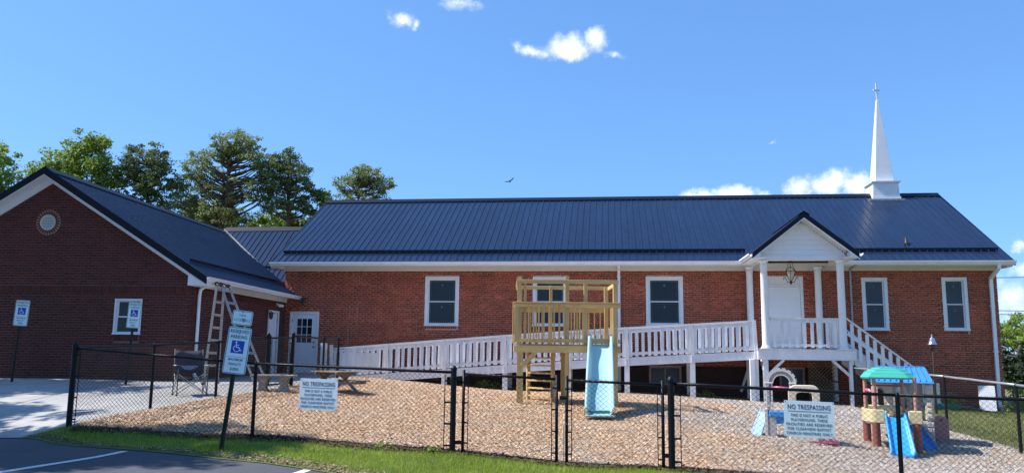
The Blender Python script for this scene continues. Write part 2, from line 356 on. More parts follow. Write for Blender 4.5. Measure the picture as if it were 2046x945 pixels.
patch('playground_mulch_bed', [(-8.62,12.26),(-7.92,15.7),(-7.46,18.1),(-7.4,21),(-8,26.5)], [(6.9,10.53),(6.9,14),(6.9,18),(6.9,22),(6.9,26.5)], 90, 110, M['mulch'], 0.01, kind='structure')
patch('verge', [(-9.25,12.06),(-8.62,12.28),(-7.6,12.17),(-6.2,12.0),(-5.1,11.88),(-3.9,11.74),(-2.2,11.56),(.8,11.22),(5,10.76),(14,9.8)],
      [(-9.22,12.0),(-7.85,11.46),(-6.9,11.1),(-6.2,10.88),(-5.32,10.64),(-4.5,10.41),(-3.55,10.00),(0,7.98),(5,5.48),(14,1.98)], 120, 24, M['strip'], 0.002, kind='structure')
for (a, b) in (((-6.84,10.99),(-7.47,7.6)), ((-3.80,10.12),(-4.5,6.3))):
    patch('parking_line', [(a[0]-.06,a[1]),(b[0]-.06,b[1])], [(a[0]+.06,a[1]),(b[0]+.06,b[1])], 14, 2, M['line'], -0.004, kind='structure')
# slab joints in the pavement
for pts in (((-14.5,12.6),(-14.5,19)), ((-11.5,12.5),(-11.6,19.4)), ((-20,15.9),(-8.0,15.9))):
    patch('pavement_joint', [(p[0]-.006, p[1]-.006) for p in pts], [(p[0]+.008, p[1]+.008) for p in pts], 20, 1, M['dark'], 0.004, kind='structure')

def inside(P, poly):
    poly = np.array(poly); x, y = P[:, 0], P[:, 1]; c = np.zeros(len(P), bool); j = len(poly)-1
    for i in range(len(poly)):
        xi, yi = poly[i]; xj, yj = poly[j]
        c ^= ((yi > y) != (yj > y)) & (x < (xj-xi)*(y-yi)/(yj-yi+1e-12)+xi); j = i
    return c
def scatter(poly, per_m2):
    p = np.array(poly); lo, hi = p.min(0), p.max(0); n = int(np.prod(hi-lo)*per_m2)
    P = rng.uniform(lo, hi, (n, 2)); return P[inside(P, poly)]
def vnoise(P, s, seed):
    g = np.random.default_rng(seed); ph = g.uniform(0, 6.28, (9, 1)); d = g.normal(0, 1, (9, 2)) * s
    return (np.sin(P @ d.T + ph.T)).mean(1) * 1.6
def blades(name, P, hgt, wid, m, lean=0.5, dz=0.0, **props):
    n = len(P); z = H(P[:, 0], P[:, 1]) + dz; a = rng.uniform(0, 6.28, n); hh = hgt*rng.uniform(0.5, 1.25, n); ln = lean*rng.uniform(0, 1, n)*hh; b = rng.uniform(0, 6.28, n)
    w = wid*rng.uniform(0.7, 1.3, n)
    V = np.empty((n, 3, 3)); base = np.c_[P, z]
    V[:, 0] = base + np.c_[np.cos(a)*w/2, np.sin(a)*w/2, 0*z]; V[:, 1] = base - np.c_[np.cos(a)*w/2, np.sin(a)*w/2, 0*z]
    V[:, 2] = base + np.c_[np.cos(b)*ln, np.sin(b)*ln, hh]
    return np_mesh(name, V.reshape(-1, 3), np.arange(3*n).reshape(-1, 3), m, kind='stuff', **props)
def chips(name, P, m, size, dz=0.015):
    n = len(P); z = H(P[:, 0], P[:, 1]) + dz; L = size*rng.uniform(0.5, 1.5, n); w = L*rng.uniform(0.25, 0.6, n)
    a = rng.uniform(0, 6.28, n); t = rng.normal(0, 0.25, (n, 2))
    e = np.c_[np.cos(a), np.sin(a), t[:, 0]]; f = np.c_[-np.sin(a), np.cos(a), t[:, 1]]
    c = np.c_[P, z + rng.uniform(0, 0.02, n)]
    V = np.empty((n, 4, 3))
    for k, (i, j) in enumerate(((-1,-.7),(1,-1),(.8,1),(-.9,.8))): V[:, k] = c + e*(L/2*i)[:, None] + f*(w/2*j)[:, None]
    return np_mesh(name, V.reshape(-1, 3), np.arange(4*n).reshape(-1, 4), m, kind='stuff')
play = [(-8.55,12.3),(6.85,10.6),(6.85,24.3),(6.85,26.3),(-7.6,26.3),(-7.4,21),(-7.46,18.1),(-7.9,15.7)]
P = scatter(play, 1700); P = P[rng.uniform(0, 1, len(P)) < np.clip(1.55 - (P[:, 1]-11)*0.055, 0.45, 1)]
g = vnoise(P, 0.9, 3)*0.75 + vnoise(P, 2.5, 5)*0.45 + (P[:, 0] - 0.1)*0.26 - (P[:, 1]-14)*0.05
isg = g > rng.normal(0.30, 0.30, len(P))
worn = (vnoise(P, 1.3, 31) > 1.0) | (np.hypot(P[:, 0]-.0, P[:, 1]-14.9) < .55)
keep_ = ~worn | (rng.uniform(0, 1, len(P)) < .45); P, isg = P[keep_], isg[keep_]
M['chip_grey'] = mat('grey_wood_chip', (0.40, 0.375, 0.355), 0.9, 0.0, 0.6, c2=(0.54, 0.505, 0.475), isl=0.40, detail=4)
chips('wood_chips', P[~isg], M['chip'], 0.030)
chips('grey_wood_chips', P[isg], M['chip_grey'], 0.028)
dk = scatter(play, 260); dn = vnoise(dk, 1.8, 51) + .6*vnoise(dk, 5, 52); dk = dk[dn > rng.normal(1.25, .35, len(dn))]
M['damp_chip'] = mat('damp_wood_chip', (0.15, 0.085, 0.045), 0.9, 0.0, 2, c2=(0.26, 0.16, 0.09), isl=0.4)
chips('damp_wood_chips', dk, M['damp_chip'], 0.035, 0.03)
# leaf litter heaped under the fence line and beneath the ramp
M['litter'] = mat('dark_leaf_litter', (0.05, 0.032, 0.02), 0.9, 0.0, 4, c2=(0.13, 0.08, 0.05), isl=0.5)
lx = rng.uniform(-8.5, 6.8, 22000); P = np.c_[lx, 11.3-0.111*lx + rng.normal(-.03, 0.075, 22000) + .07*np.sin(lx*2.3)]
keep = (lx > -6.8) & ((lx < -2.3) | (lx > 0.9)) | (rng.uniform(0, 1, 22000) < 0.5)
P = np.r_[P[keep], scatter([(-5.8,24.75),(6.9,24.75),(6.9,26.5),(-6.6,26.5)], 1100), scatter([(-4.6,24.5),(6.9,24.35),(6.9,24.8),(-5,24.8)], 350)]
chips('leaf_litter', P, M['litter'], 0.04, 0.022)
strip = [(-9.2,12.05),(-8.62,12.24),(-5.36,11.86),(-2.2,11.5),(.8,11.14),(4,10.8),(4,6.5),(0,8.05),(-3.55,10.06),(-4.5,10.46),(-5.32,10.7),(-6.44,11.02),(-7.85,11.5)]
P = scatter(strip, 4300)
ed = np.interp(P[:, 0], [e[0] for e in EDGE], [e[1] for e in EDGE]); dry = (P[:, 1]-ed) < 0.10 + 0.42*np.clip((P[:, 0]+8)/4, 0, 1)*rng.uniform(0.2, 1.2, len(P)) + 0.12*vnoise(P, 3, 8)
P2 = P[~dry]; pk = rng.uniform(0, 1, len(P2)) < np.clip(0.8+0.35*vnoise(P2, 3, 12), .2, 1); blades('grass', P2[pk], 0.052, 0.008, M['blade'], 0.7, 0.0)
P3 = P[dry]; blades('dry_grass', P3, 0.020, 0.008, M['blade_dry'], 1.8)
M['thatch'] = mat('dead_grass_thatch', (0.20, 0.15, 0.085), 0.95, 0.0, 3, c2=(0.36, 0.28, 0.17), isl=0.4)
chips('dead_thatch', P3[rng.uniform(0, 1, len(P3)) < .6], M['thatch'], 0.028, 0.006)
P4 = P2[rng.uniform(0, 1, len(P2)) < 0.05]; blades('dead_grass', P4, 0.045, 0.007, M['blade_dry'], 1.0)
lawn = [(6.95,10.8),(14,9),(20,20),(17,27),(12.2,30),(12,25.2),(6.95,25.2)]
P = scatter(lawn, 620); P = P[rng.uniform(0, 1, len(P)) < 0.72+0.4*vnoise(P, 1.2, 9)]; blades('lawn_grass', P, 0.06, 0.012, M['lawn_blade'], 0.8, -0.01)
P = scatter([(7.2,24.9),(11.9,24.9),(11.9,26.4),(7.2,26.4)], 500); chips('bed_mulch', P, M['litter'], 0.06, 0.0)
# ------------------------------------------------------------------ brick walls
BL, BH = 0.2032, 0.0677
def brick_wall(parent, name, loc, yaw, L, z0, z1, holes, mb_, mm, clip=None, soldiers=(), sills=(), header_rows=True, nparts=0, key=None, seed=1):
    """mortar sheet with real openings; every brick stands 6 mm proud of it. local x along the wall, -y outwards."""
    r = random.Random(seed)
    w = MB()
    xs = sorted({0, L, *[h[0] for h in holes], *[h[1] for h in holes]}); ztop = z1
    zs = sorted({z0, ztop, *[h[2] for h in holes], *[h[3] for h in holes]})
    for i in range(len(xs)-1):
        run = None
        for j in range(len(zs)-1):
            cx, cz = (xs[i]+xs[i+1])/2, (zs[j]+zs[j+1])/2
            solid = not any(h[0] < cx < h[1] and h[2] < cz < h[3] for h in holes)
            if solid: run = (run[0], zs[j+1]) if run else (zs[j], zs[j+1])
            if (not solid or j == len(zs)-2) and run:
                w.box(xs[i], xs[i+1], 0, 0.12, run[0], run[1]); run = None
    if clip: w.prism([(p[0], p[1]) for p in clip], 0, 0.12)
    wall = w.build(name, mm, parent); wall.location = loc; wall.rotation_euler = (0, 0, R(yaw))
    cand, rest = [], MB()
    def span(z):
        if clip is None or z < z1: return [(0.0, L)]
        return [clipspan(clip, z)] if clipspan(clip, z) else []
    def put(x0, x1, za, zb, full):
        if full: cand.append((x0, za))
        else: rest.box(x0, x1, -0.006, 0.004, za, zb)
    row = 0; z = z0; zmax = z1 if clip is None else max(p[1] for p in clip)
    while z + BH <= zmax + 1e-6:
        sol = next((s for s in soldiers if s[0]-0.03 <= z < s[1]-0.03), None)
        segs = span(z + BH)
        for (a, b, c, d) in list(holes) + [(s[0], s[1], s[2], s[3]) for s in sills]:
            if c < z + BH - 0.012 and d > z + 0.012:
                segs = [t for (p, q) in segs for t in ((p, min(q, a)), (max(p, b), q)) if t[1] - t[0] > 0.025]
        if sol:
            if z - sol[0] < BH - 0.03:
                for p, q in segs:
                    x = p
                    while x + 0.057 < q: put(x, x+0.057, z+0.005, z+3*BH-0.006, False); x += BH
            z += BH; row += 1; continue
        hdr = header_rows and row % 6 == 3
        for p, q in segs:
            x = -0.1016 * (row % 2) - 0.06*hdr; k = 0
            while x < q:
                wd = 0.0895 if (hdr and k % 2) else 0.191
                x1 = x + wd
                if x1 > p + 0.02:
                    a, b = max(x, p), min(x1, q)
                    if b - a > 0.02: put(a, b, z+0.006, z+BH-0.007, wd > 0.15 and a == x and b == x1)
                x = x1 + 0.0122; k += 1
        z += BH; row += 1
    for (a, b, c, d) in sills:
        x = a
        while x + 0.057 <= b + 0.01: rest.box(x, x+0.057, -0.010, 0.004, c+0.004, d-0.004); x += BH
    cand.sort(key=key) if key else None
    me = MB().box(0, 0.191, -0.006, 0.004, 0, BH-0.013).mesh('brick', mb_)
    for i, (x, za) in enumerate(cand):
        if i < nparts:
            b = link('brick', me, wall, loc=(x, r.uniform(-0.0015, 0.0015), za+0.006))
        else: rest.box(x, x+0.191, -0.006 + r.uniform(-0.001, 0.0015), 0.004, za+0.006, za+BH-0.007)
    V = rest.v; me2 = rest
    o = np_mesh('brick_courses', rest.v, rest.f, mb_, wall, kind='stuff')
    return wall
def clipspan(poly, z):
    xs = []
    for i in range(len(poly)):
        (xa, za), (xb, zb) = poly[i], poly[(i+1) % len(poly)]
        if (za-z)*(zb-z) < 0: xs.append(xa + (z-za)*(xb-xa)/(zb-za))
    return (min(xs), max(xs)) if len(xs) >= 2 else None
def shift(o, off):
    """move a mesh that was written in place coordinates into its parent's frame"""
    o.data.transform(Matrix.Translation(Vector(off))); return o
def roof_panel(width, a, b, m, name='roof_panel', nrib=4):
    """ribbed metal sheet: across x, running from a=(y,z) up to b=(y,z)"""
    d = Vector((b[0]-a[0], b[1]-a[1])); nrm = Vector((-d.y, d.x)).normalized()
    if nrm.y < 0: nrm = -nrm
    sp = width/nrib; prof = []
    for i in range(nrib):
        x = i*sp
        prof += [(x, 0), (x+.012, .024), (x+.032, .024), (x+.044, 0)]
        prof += [(x+sp*.45, 0), (x+sp*.45+.006, .004), (x+sp*.45+.02, .004), (x+sp*.45+.026, 0)]
    prof.append((width, 0)); vs = []
    for (x, h) in prof:
        for p in (a, b): vs.append((x, p[0]+nrm.x*h, p[1]+nrm.y*h))
    m_ = MB(); m_.add(vs, [(2*i, 2*i+2, 2*i+3, 2*i+1) for i in range(len(prof)-1)])
    return m_.mesh(name, m)

def window_unit(parent, x0, x1, z0, z1, y=0.0, casing=0.10, glass='glass', lines=True, label=None, rail=0.5, deep=0.05):
    """casing frame > sashes, glass, lead lines. y is the wall face"""
    f = MB()
    f.box(x0, x0+casing, y-.022, y+.09, z0, z1); f.box(x1-casing, x1, y-.022, y+.09, z0, z1)
    f.box(x0+casing, x1-casing, y-.020, y+.09, z1-casing*.9, z1); f.box(x0-.01, x1+.01, y-.035, y+.09, z0-.012, z0+casing*.6)
    w = f.build('window', M['white'], parent, bevel=0.004)
    if label: w['label'] = label
    a, b, c, d = x0+casing, x1-casing, z0+casing*.6, z1-casing*.9; t = 0.038; zm = c+(d-c)*rail
    for q, (lo, hi, yy) in enumerate(((c, zm+.012, y+.030), (zm-.012, d, y+.052))):
        s = MB(); s.box(a, a+t, yy, yy+.03, lo, hi); s.box(b-t, b, yy, yy+.03, lo, hi); s.box(a+t, b-t, yy+.001, yy+.029, lo, lo+t*.8); s.box(a+t, b-t, yy+.001, yy+.029, hi-t*.8, hi)
        s.build('sash', M['white'], w)
        MB().box(a+t-.003, b-t+.003, yy+.013, yy+.018, lo+t*.7, hi-t*.7).build('window_pane', M[glass], w)
        if lines:
            g = MB(); i = .05; lo2, hi2 = lo+t*.8, hi-t*.8; ax, bx = a+t, b-t
            for zz in (lo2+i, hi2-i): g.box(ax, bx, yy+.009, yy+.0125, zz-.003, zz+.003)
            for xx in (ax+i, bx-i): g.box(xx-.003, xx+.003, yy+.0085, yy+.0128, lo2, hi2)
            m = (ax+bx)/2; k = hi2-.16
            g.add([(m-.035, yy+.008, k), (m, yy+.008, k-.05), (m+.035, yy+.008, k), (m, yy+.008, k+.05)], [(0,1,2,3)])
            g.build('lead_line', M['lead'], w)
    # curtain well behind the glass keeps the interior dark and soft
    MB().box(a+.01, b-.01, y+.11, y+.115, c, d).build('blind', M['blind'], w)
    return w
M['lead'] = mat('grey_lead_came', (0.10, 0.11, 0.12), 0.5, 0.1, 10)
M['blind'] = mat('dark_curtain', (0.03, 0.035, 0.045), 0.9, 0.3, 3)
M['door'] = mat('white_door', (0.74, 0.76, 0.80), 0.45, 0.03, 2)

# ------------------------------------------------------------------ main church building
YF = 26.56
ch = thing('church_building', 'long single-storey red brick church with navy metal roof and white steeple', 'church', (0, YF, 0))
XL, XR = -11.1, 11.93
wins = [(-6.17,-5.01,2.285,3.925), (-2.53,-1.39,2.30,3.925), (1.17,2.36,2.335,3.925), (7.90,8.68,2.24,3.885), (10.30,11.05,2.25,3.90)]
pd = (4.93,6.12,1.60,3.93); ld = (-10.86,-9.83,0.66,2.715); bw = [(1.25,2.25,0.47,1.04), (5.30,6.05,0.42,1.06)]
O = lambda h: (h[0]-XL, h[1]-XL, h[2], h[3])
holes = [O(h) for h in wins+[pd, ld]+bw]
sills = [O((h[0]+.02, h[1]-.02, h[2]-.105, h[2]-.004)) for h in wins]
wall = brick_wall(ch, 'wall', (XL, 0, 0), 0, XR-XL, -0.3, 4.24, holes, M['brick'], M['mortar'], sills=sills, nparts=300,
                  key=lambda c: abs(c[0]+XL-9.6)*0.9 + max(0, 0.9-c[1])*6 + abs(c[1]-2.9)*.4, seed=3)
bd = MB()
bd.box(XR-.12, XR, .12, 9.2, -.3, 4.24); bd.box(XL, XL+.12, .12, 9.2, -.3, 4.24); bd.box(XL+.12, XR-.12, 9.08, 9.2, -.3, 4.24)
for xx in (XL, XR-.12): bd.prism([(0.0,4.245),(9.2,4.245),(4.6,7.2)], xx, xx+.12, 'x')
side = bd.build('side_wall', M['brick'], ch)
MB().box(XL+.14, XR-.14, .45, .5, -.2, 4.2).build('interior_wall', M['dark'], ch)
# roof
E0, E1 = (-.68, 4.345), (4.62, 7.43)
npan = 26; pw = (12.16+11.39)/npan
me = roof_panel(pw, E0, E1, M['roof'])
for i in range(npan): link('roof_panel', me, ch, loc=(-11.39+pw*i, 0, 0))
bk = MB(); bk.prism([(-.66,4.325),(4.62,7.40),(9.9,4.34),(9.9,4.30),(4.62,7.34),(-.66,4.285)], -11.38, 12.15, 'x'); bk.build('roof_deck', M['roof_dark'], ch)
rc = MB(); rc.prism([(4.38,7.315),(4.62,7.47),(4.86,7.315),(4.86,7.34),(4.62,7.495),(4.38,7.34)], -11.40, 12.17, 'x'); rc.build('ridge_cap', M['roof_dark'], ch)
for x0 in (-11.42, 12.165):
    MB().prism([(-.70,4.33),(4.62,7.46),(4.62,7.32),(-.70,4.19)], x0, x0+.025, 'x').build('rake_trim', M['roof_dark'], ch)
def on_roof(y): return E0[1] + (y-E0[0])*(E1[1]-E0[1])/(E1[0]-E0[0])
for (a, b) in ((-11.2, 4.35), (6.95, 12.02)):
    y = -.05; z = on_roof(y)
    g = MB(); g.bar((a, y, z+.075), (b, y, z+.075), .02, .075, (0,1,0)); g.bar((a, y+.03, z+.04), (b, y+.03, z+.04), .05, .012, (0,1,0))
    x = -11.39
    while x < b:
        if x > a: g.box(x+.012, x+.032, y-.01, y+.07, z+.01, z+.07)
        x += pw/4
    g.build('snow_guard', M['roof_dark'], ch)
    c = MB(); x = -11.39
    while x < b:
        if x > a: c.box(x+.010, x+.034, y-.036, y-.012, z+.026, z+.036)
        x += pw/4
    c.build('guard_clip', M['galv'], ch, kind='stuff')
def gutter(parent, a, b, out=(0,-1,0), m='white', h=.11, d=.12):
    a, b, o = Vector(a), Vector(b), Vector(out)
    prof = [(0,0),(d*.55,0),(d*.72,h*.45),(d,h*.62),(d,h),(d-.012,h),(d-.012,h*.66),(d*.66,h*.5),(d*.5,.012),(.012,.012),(.012,h),(0,h)]
    vs = [p + o*q[0] + Vector((0,0,q[1])) for p in (a, b) for q in prof]; n = len(prof)
    g = MB().add(vs, [tuple(range(n)), tuple(range(n,2*n))[::-1]] + [(i, i+n, (i+1) % n+n, (i+1) % n) for i in range(n)])
    return g.build('gutter', M[m], parent)
for a, b in ((-11.39, 4.1), (7.15, 12.2)): gutter(ch, (a, -.655, 4.235), (b, -.655, 4.235))
f = MB(); f.box(XL-.02, XR+.03, -.045, -.002, 4.105, 4.262); f.box(XL-.02, XR+.03, -.058, -.046, 4.215, 4.26); f.build('frieze_board', M['cream'], ch)
f = MB(); f.box(-11.39, 12.15, -.655, -.60, 4.20, 4.33); f.build('fascia', M['cream'], ch)
for i in range(20):
    x = -11.37+1.176*i; s = MB().box(x, x+1.17, -.598, .0, 4.262, 4.275)
    for k in range(1, 5): s.box(x+k*.234-.004, x+k*.234, -.597, -.001, 4.258, 4.261)
    s.build('soffit_panel', M['vinyl'], ch)
# boxed eave returns at both ends
for x0, x1 in ((-11.39, -11.13), (11.965, 12.15)): MB().box(x0, x1, -.598, .02, 4.17, 4.255).build('eave_return', M['cream'], ch)
def downspout(parent, pts, w=.075, d=.055, m='vinyl', strap=()):
    q = MB()
    for a, b in zip(pts[:-1], pts[1:]):
        a, b = Vector(a), Vector(b); e = (b-a).normalized()*.012; q.bar(a-e, b+e, w, d, (1,0,0))
    o = q.build('downspout', M[m], parent)
    for z in strap: MB().box(pts[-2][0]-w*.75, pts[-2][0]+w*.75, pts[-2][1]-.035, pts[-2][1]+.04, z, z+.03).build('strap', M[m], o)
    return o
downspout(ch, [(11.72,-.70,4.24),(11.72,-.66,4.12),(11.72,-.09,3.85),(11.72,-.07,.02),(11.72,-.25,-.13)], .10, .075, 'vinyl', (3.0, 1.6))
downspout(ch, [(.30,-.70,4.24),(.30,-.12,4.14),(.30,-.07,4.0),(.30,-.07,.2)], .085, .06, 'vinyl', (3.9,))
downspout(ch, [(7.56,-.70,4.24),(7.56,-.10,4.16),(7.56,-.06,4.05),(7.56,-.06,.2)], .05, .05, 'galv', (3.9, 3.15))
# windows and doors
for i, h in enumerate(wins):
    window_unit(ch, *h, casing=.105 if i < 3 else .10, glass='glass' if i < 3 else 'glass_grey', lines=True)
for h in bw:
    f = MB(); a, b, c, d = h
    f.box(a, a+.05, -.01, .08, c, d); f.box(b-.05, b, -.01, .08, c, d); f.box(a+.05, b-.05, -.01, .08, d-.05, d); f.box(a+.05, b-.05, -.01, .08, c, c+.05); f.box((a+b)/2-.02, (a+b)/2+.02, .0, .06, c+.05, d-.05)
    w = f.build('basement_window', M['stone'], ch); MB().box(a+.04, b-.04, .04, .045, c+.04, d-.04).build('window_pane', M['glass_grey'], w)
# side entrance door with nine-light glass
a, b, c, d = ld
f = MB(); f.box(a, a+.075, -.03, .09, c, d); f.box(b-.075, b, -.03, .09, c, d); f.box(a+.075, b-.075, -.03, .09, d-.075, d); f.box(a+.075, b-.075, -.05, .09, c, c+.025)
fr = f.build('door_frame', M['white'], ch, bevel=.004)
x0, x1, z0, z1 = a+.082, b-.082, c+.03, d-.082; gx0, gx1, gz0, gz1 = x0+.17, x1-.15, z0+.98, z1-.14
f = MB(); f.box(x0, gx0, .0, .045, z0, z1); f.box(gx1, x1, .0, .045, z0, z1); f.box(gx0, gx1, .0, .045, z0, gz0); f.box(gx0, gx1, .0, .045, gz1, z1)
for k in (0, 1):
    px = gx0 + (gx1-gx0)*(.02+.53*k); pq = px+(gx1-gx0)*.45
    pass
    for q in ((px, pq, z0+.18, z0+.195), (px, pq, z0+.80, z0+.815), (px, px+.015, z0+.195, z0+.80), (pq-.015, pq, z0+.195, z0+.80)): f.box(q[0], q[1], -.006, .001, q[2], q[3])
dr = f.build('door', M['door'], ch)
f = MB()
for k in range(4):
    xx = gx0+(gx1-gx0)*k/3; f.box(xx-.009, xx+.009, -.004, .03, gz0, gz1); zz = gz0+(gz1-gz0)*k/3; f.box(gx0, gx1, -.003, .029, zz-.009, zz+.009)
f.build('glazing_bar', M['door'], dr)
for i in range(3):
    for j in range(3):
        MB().box(gx0+(gx1-gx0)*i/3+.009, gx0+(gx1-gx0)*(i+1)/3-.009, .012, .016, gz0+(gz1-gz0)*j/3+.009, gz0+(gz1-gz0)*(j+1)/3-.009).build('window_pane', M['glass'], dr)
for zz in (z0+1.0, z0+.85):
    k = MB(); k.tube([(x1-.06, 0, zz), (x1-.06, -.03, zz), (x1-.06, -.05, zz)], [.018, .018, .03], 10); k.tube([(x1-.06, -.05, zz), (x1-.06, -.07, zz)], [.03, .022], 10); k.build('door_knob' if zz < z0+.9 else 'deadbolt', M['iron'], dr, smooth=True)
for zz in (z0+.25, z0+1.0, z1-.25): MB().box(x0-.012, x0+.012, -.008, .0, zz, zz+.10).build('hinge', M['iron'], dr)
# porch door
a, b, c, d = pd
f = MB(); f.box(a, a+.085, -.03, .09, c, d); f.box(b-.085, b, -.03, .09, c, d); f.box(a+.085, b-.085, -.03, .09, d-.085, d); f.box(a+.085, b-.085, -.02, .09, 3.60, 3.66); f.box(a+.085, b-.085, .01, .06, 3.66, d-.085); f.box(b-.035, b-.02, -.042, -.03, c, d)
f.build('door_frame', M['white'], ch, bevel=.004)
f = MB(); x0, x1, z0, z1 = a+.092, b-.092, c+.02, 3.592; f.box(x0, x1, .02, .06, z0, z1)
for (u0, u1) in ((x0+.10, (x0+x1)/2-.05), ((x0+x1)/2+.05, x1-.10)):
    for (v0, v1) in ((z0+.20, z0+.78), (z0+.92, z0+1.52), (z0+1.66, z0+1.86)):
        for q in ((u0, u1, v0, v0+.012), (u0, u1, v1-.012, v1), (u0, u0+.012, v0+.012, v1-.012), (u1-.012, u1, v0+.012, v1-.012)): f.box(q[0], q[1], .012, .02, q[2], q[3])
dr = f.build('door', M['door'], ch)
k = MB(); k.tube([(x0+.07, .02, z0+.95), (x0+.07, -.02, z0+.95), (x0+.07, -.05, z0+.95)], [.015, .02, .03], 10); k.build('door_knob', M['brass'] if 'brass' in M else M['iron'], dr, smooth=True)
# lantern lamps fixed to the walls
def wall_lamp(parent, loc, rz=0):
    b = MB(); b.tube([(0,0,0),(0,-.02,0)], [.055,.05], 12); b.tube([(0,-.02,0),(0,-.08,.06),(0,-.13,.07),(0,-.15,.03)], .010, 6); b.lathe([(.03,.03),(.085,.0),(.088,-.015),(.06,-.02)], (0,-.15,0), 12)
    b.lathe([(.055,-.17),(.03,-.20),(.008,-.215)], (0,-.15,0), 12)
    for k in range(6):
        a = math.pi*k/3; b.tube([(.072*math.cos(a), -.15+.072*math.sin(a), -.015), (.05*math.cos(a), -.15+.05*math.sin(a), -.175)], .005, 4)
    o = b.build('wall_lamp', M['iron'], parent); o.location = loc; o.rotation_euler = (0, 0, R(rz))
    MB().lathe([(.065,-.02),(.045,-.17)], (0,-.15,0), 6).build('lamp_glass', M['glass_grey'], o)
    return o
wall_lamp(ch, (-10.36, -.005, 3.14))
M['dark_brown'] = mat('dark_brown_foundation', (0.035, 0.014, 0.011), 0.85, 0.3, 6, 0.3, 40)  # plain dark brown panels over the lower facade behind ramp and porch
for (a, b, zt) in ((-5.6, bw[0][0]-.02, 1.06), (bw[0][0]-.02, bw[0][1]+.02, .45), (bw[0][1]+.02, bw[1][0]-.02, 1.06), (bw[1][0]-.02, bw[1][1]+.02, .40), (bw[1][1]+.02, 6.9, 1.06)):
    MB().box(a+.001, b-.001, -.016, -.0075, -.3, zt).build('foundation_panel', M['dark_brown'], ch)
# lightning wire and old mortar patches on the facade
w = MB(); w.tube([(-10.0,-.012,4.1),(-9.2,-.012,3.95),(-7.6,-.012,3.50),(-6.75,-.012,3.27)], .004, 4); w.build('cable', M['mortar'], ch)
w = MB(); 
for (x, za, zb) in ((-8.76,2.55,3.0),(-8.50,2.25,2.98),(-8.80,1.55,2.38)): w.box(x-.008, x+.008, -.010, -.0065, za, zb)
w.build('mortar_patch', M['mortar'], ch)
# roof vent
z = on_roof(.49)
v = MB(); v.lathe([(.10,z-.09),(.10,z+.0),(.045,z+.05),(.035,z+.22)], (9.50,.49,0), 14); vp = v.build('vent_pipe', M['iron'], ch, smooth=True)
MB().box(9.41, 9.59, .40, .58, z-.10, z+.02).build('vent_flashing', M['iron'], vp)
# steeple
st = MB(); cx, cy = 10.2, 4.64
def frus(m, z0, z1, h0, h1, dx=0): 
    m.add([(cx+i*h0+dx, cy+j*h0, z0) for i, j in ((-1,-1),(1,-1),(1,1),(-1,1))]+[(cx+i*h1+dx, cy+j*h1, z1) for i, j in ((-1,-1),(1,-1),(1,1),(-1,1))], [(0,3,2,1),(4,5,6,7),(0,1,5,4),(1,2,6,5),(2,3,7,6),(3,0,4,7)])
frus(st, 6.95, 7.28, .52, .50); frus(st, 7.28, 7.78, .475, .445)
base = st.build('steeple', M['white'], ch)
cp = MB(); frus(cp, 7.78, 7.83, .455, .50); frus(cp, 7.831, 7.875, .515, .515); cp.build('steeple_cap', M['white'], base)
sp = MB(); h = .335; A = [(cx+i*h, cy+j*h, 7.87) for i, j in ((-1,-1),(1,-1),(1,1),(-1,1))]; h = .042; B = [(cx+i*h, cy+j*h, 11.12) for i, j in ((-1,-1),(1,-1),(1,1),(-1,1))]
# spire with a small step along its left corner
sp.add(A+B, [(0,3,2,1),(4,5,6,7),(0,1,5,4),(1,2,6,5),(2,3,7,6),(3,0,4,7)]); sp.build('spire', M['white'], base, bevel=.012)
cr = MB(); cr.box(cx-.022, cx+.022, cy-.022, cy+.022, 11.10, 11.80); cr.bar((cx-.13, cy-.05, 11.52), (cx+.13, cy+.05, 11.52), .045, .045, (0,0,1)); cr.build('cross', M['white'], base)
fi = MB(); fi.tube([(cx,cy,11.80),(cx,cy,12.05)], [.012,.004], 6); fi.build('lightning_rod', M['galv'], base)
fl = MB(); fl.box(cx-.62, cx+.62, cy-.56, cy-.50, 7.10, 7.19); fl.build('steeple_flashing', M['galv'], base)

# ------------------------------------------------------------------ left wing
wg = thing('gabled_wing', 'dark red brick gabled wing with round attic vent beside the parking spaces', 'building', (-10.70, 19.75, 0), 2.885)
WL = 8.2
RS = (6.08-3.25)/4.56
def wz(x): return 3.25 + (0.46-abs(x+4.1)+4.1 if False else (0.46 - x if x > -4.1 else 0.46 + 8.2 + x))*RS
gp = [(0.0, 3.055), (WL, 3.055), (WL, 3.36), (WL/2, 3.36+4.1*RS), (0.0, 3.36)]
whole = [(WL-2.11, WL-1.37, 1.78, 2.69)]
vx, vz, vr = WL-4.13, 4.70, 0.31
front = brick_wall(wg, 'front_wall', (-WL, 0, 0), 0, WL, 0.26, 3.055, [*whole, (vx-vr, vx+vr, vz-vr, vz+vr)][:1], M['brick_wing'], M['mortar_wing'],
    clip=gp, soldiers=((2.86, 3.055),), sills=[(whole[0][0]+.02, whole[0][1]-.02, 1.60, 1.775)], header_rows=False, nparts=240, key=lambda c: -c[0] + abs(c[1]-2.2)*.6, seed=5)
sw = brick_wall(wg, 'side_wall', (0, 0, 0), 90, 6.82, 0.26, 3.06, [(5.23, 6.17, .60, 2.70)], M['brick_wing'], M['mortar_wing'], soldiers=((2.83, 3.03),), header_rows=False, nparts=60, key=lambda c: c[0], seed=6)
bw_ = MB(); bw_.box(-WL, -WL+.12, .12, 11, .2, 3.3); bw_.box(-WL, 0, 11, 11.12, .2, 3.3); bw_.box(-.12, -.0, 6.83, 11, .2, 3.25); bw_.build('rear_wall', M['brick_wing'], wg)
window_unit(wg, -2.11, -1.37, 1.78, 2.69, 0, casing=.05, glass='glass', lines=False, rail=.5)
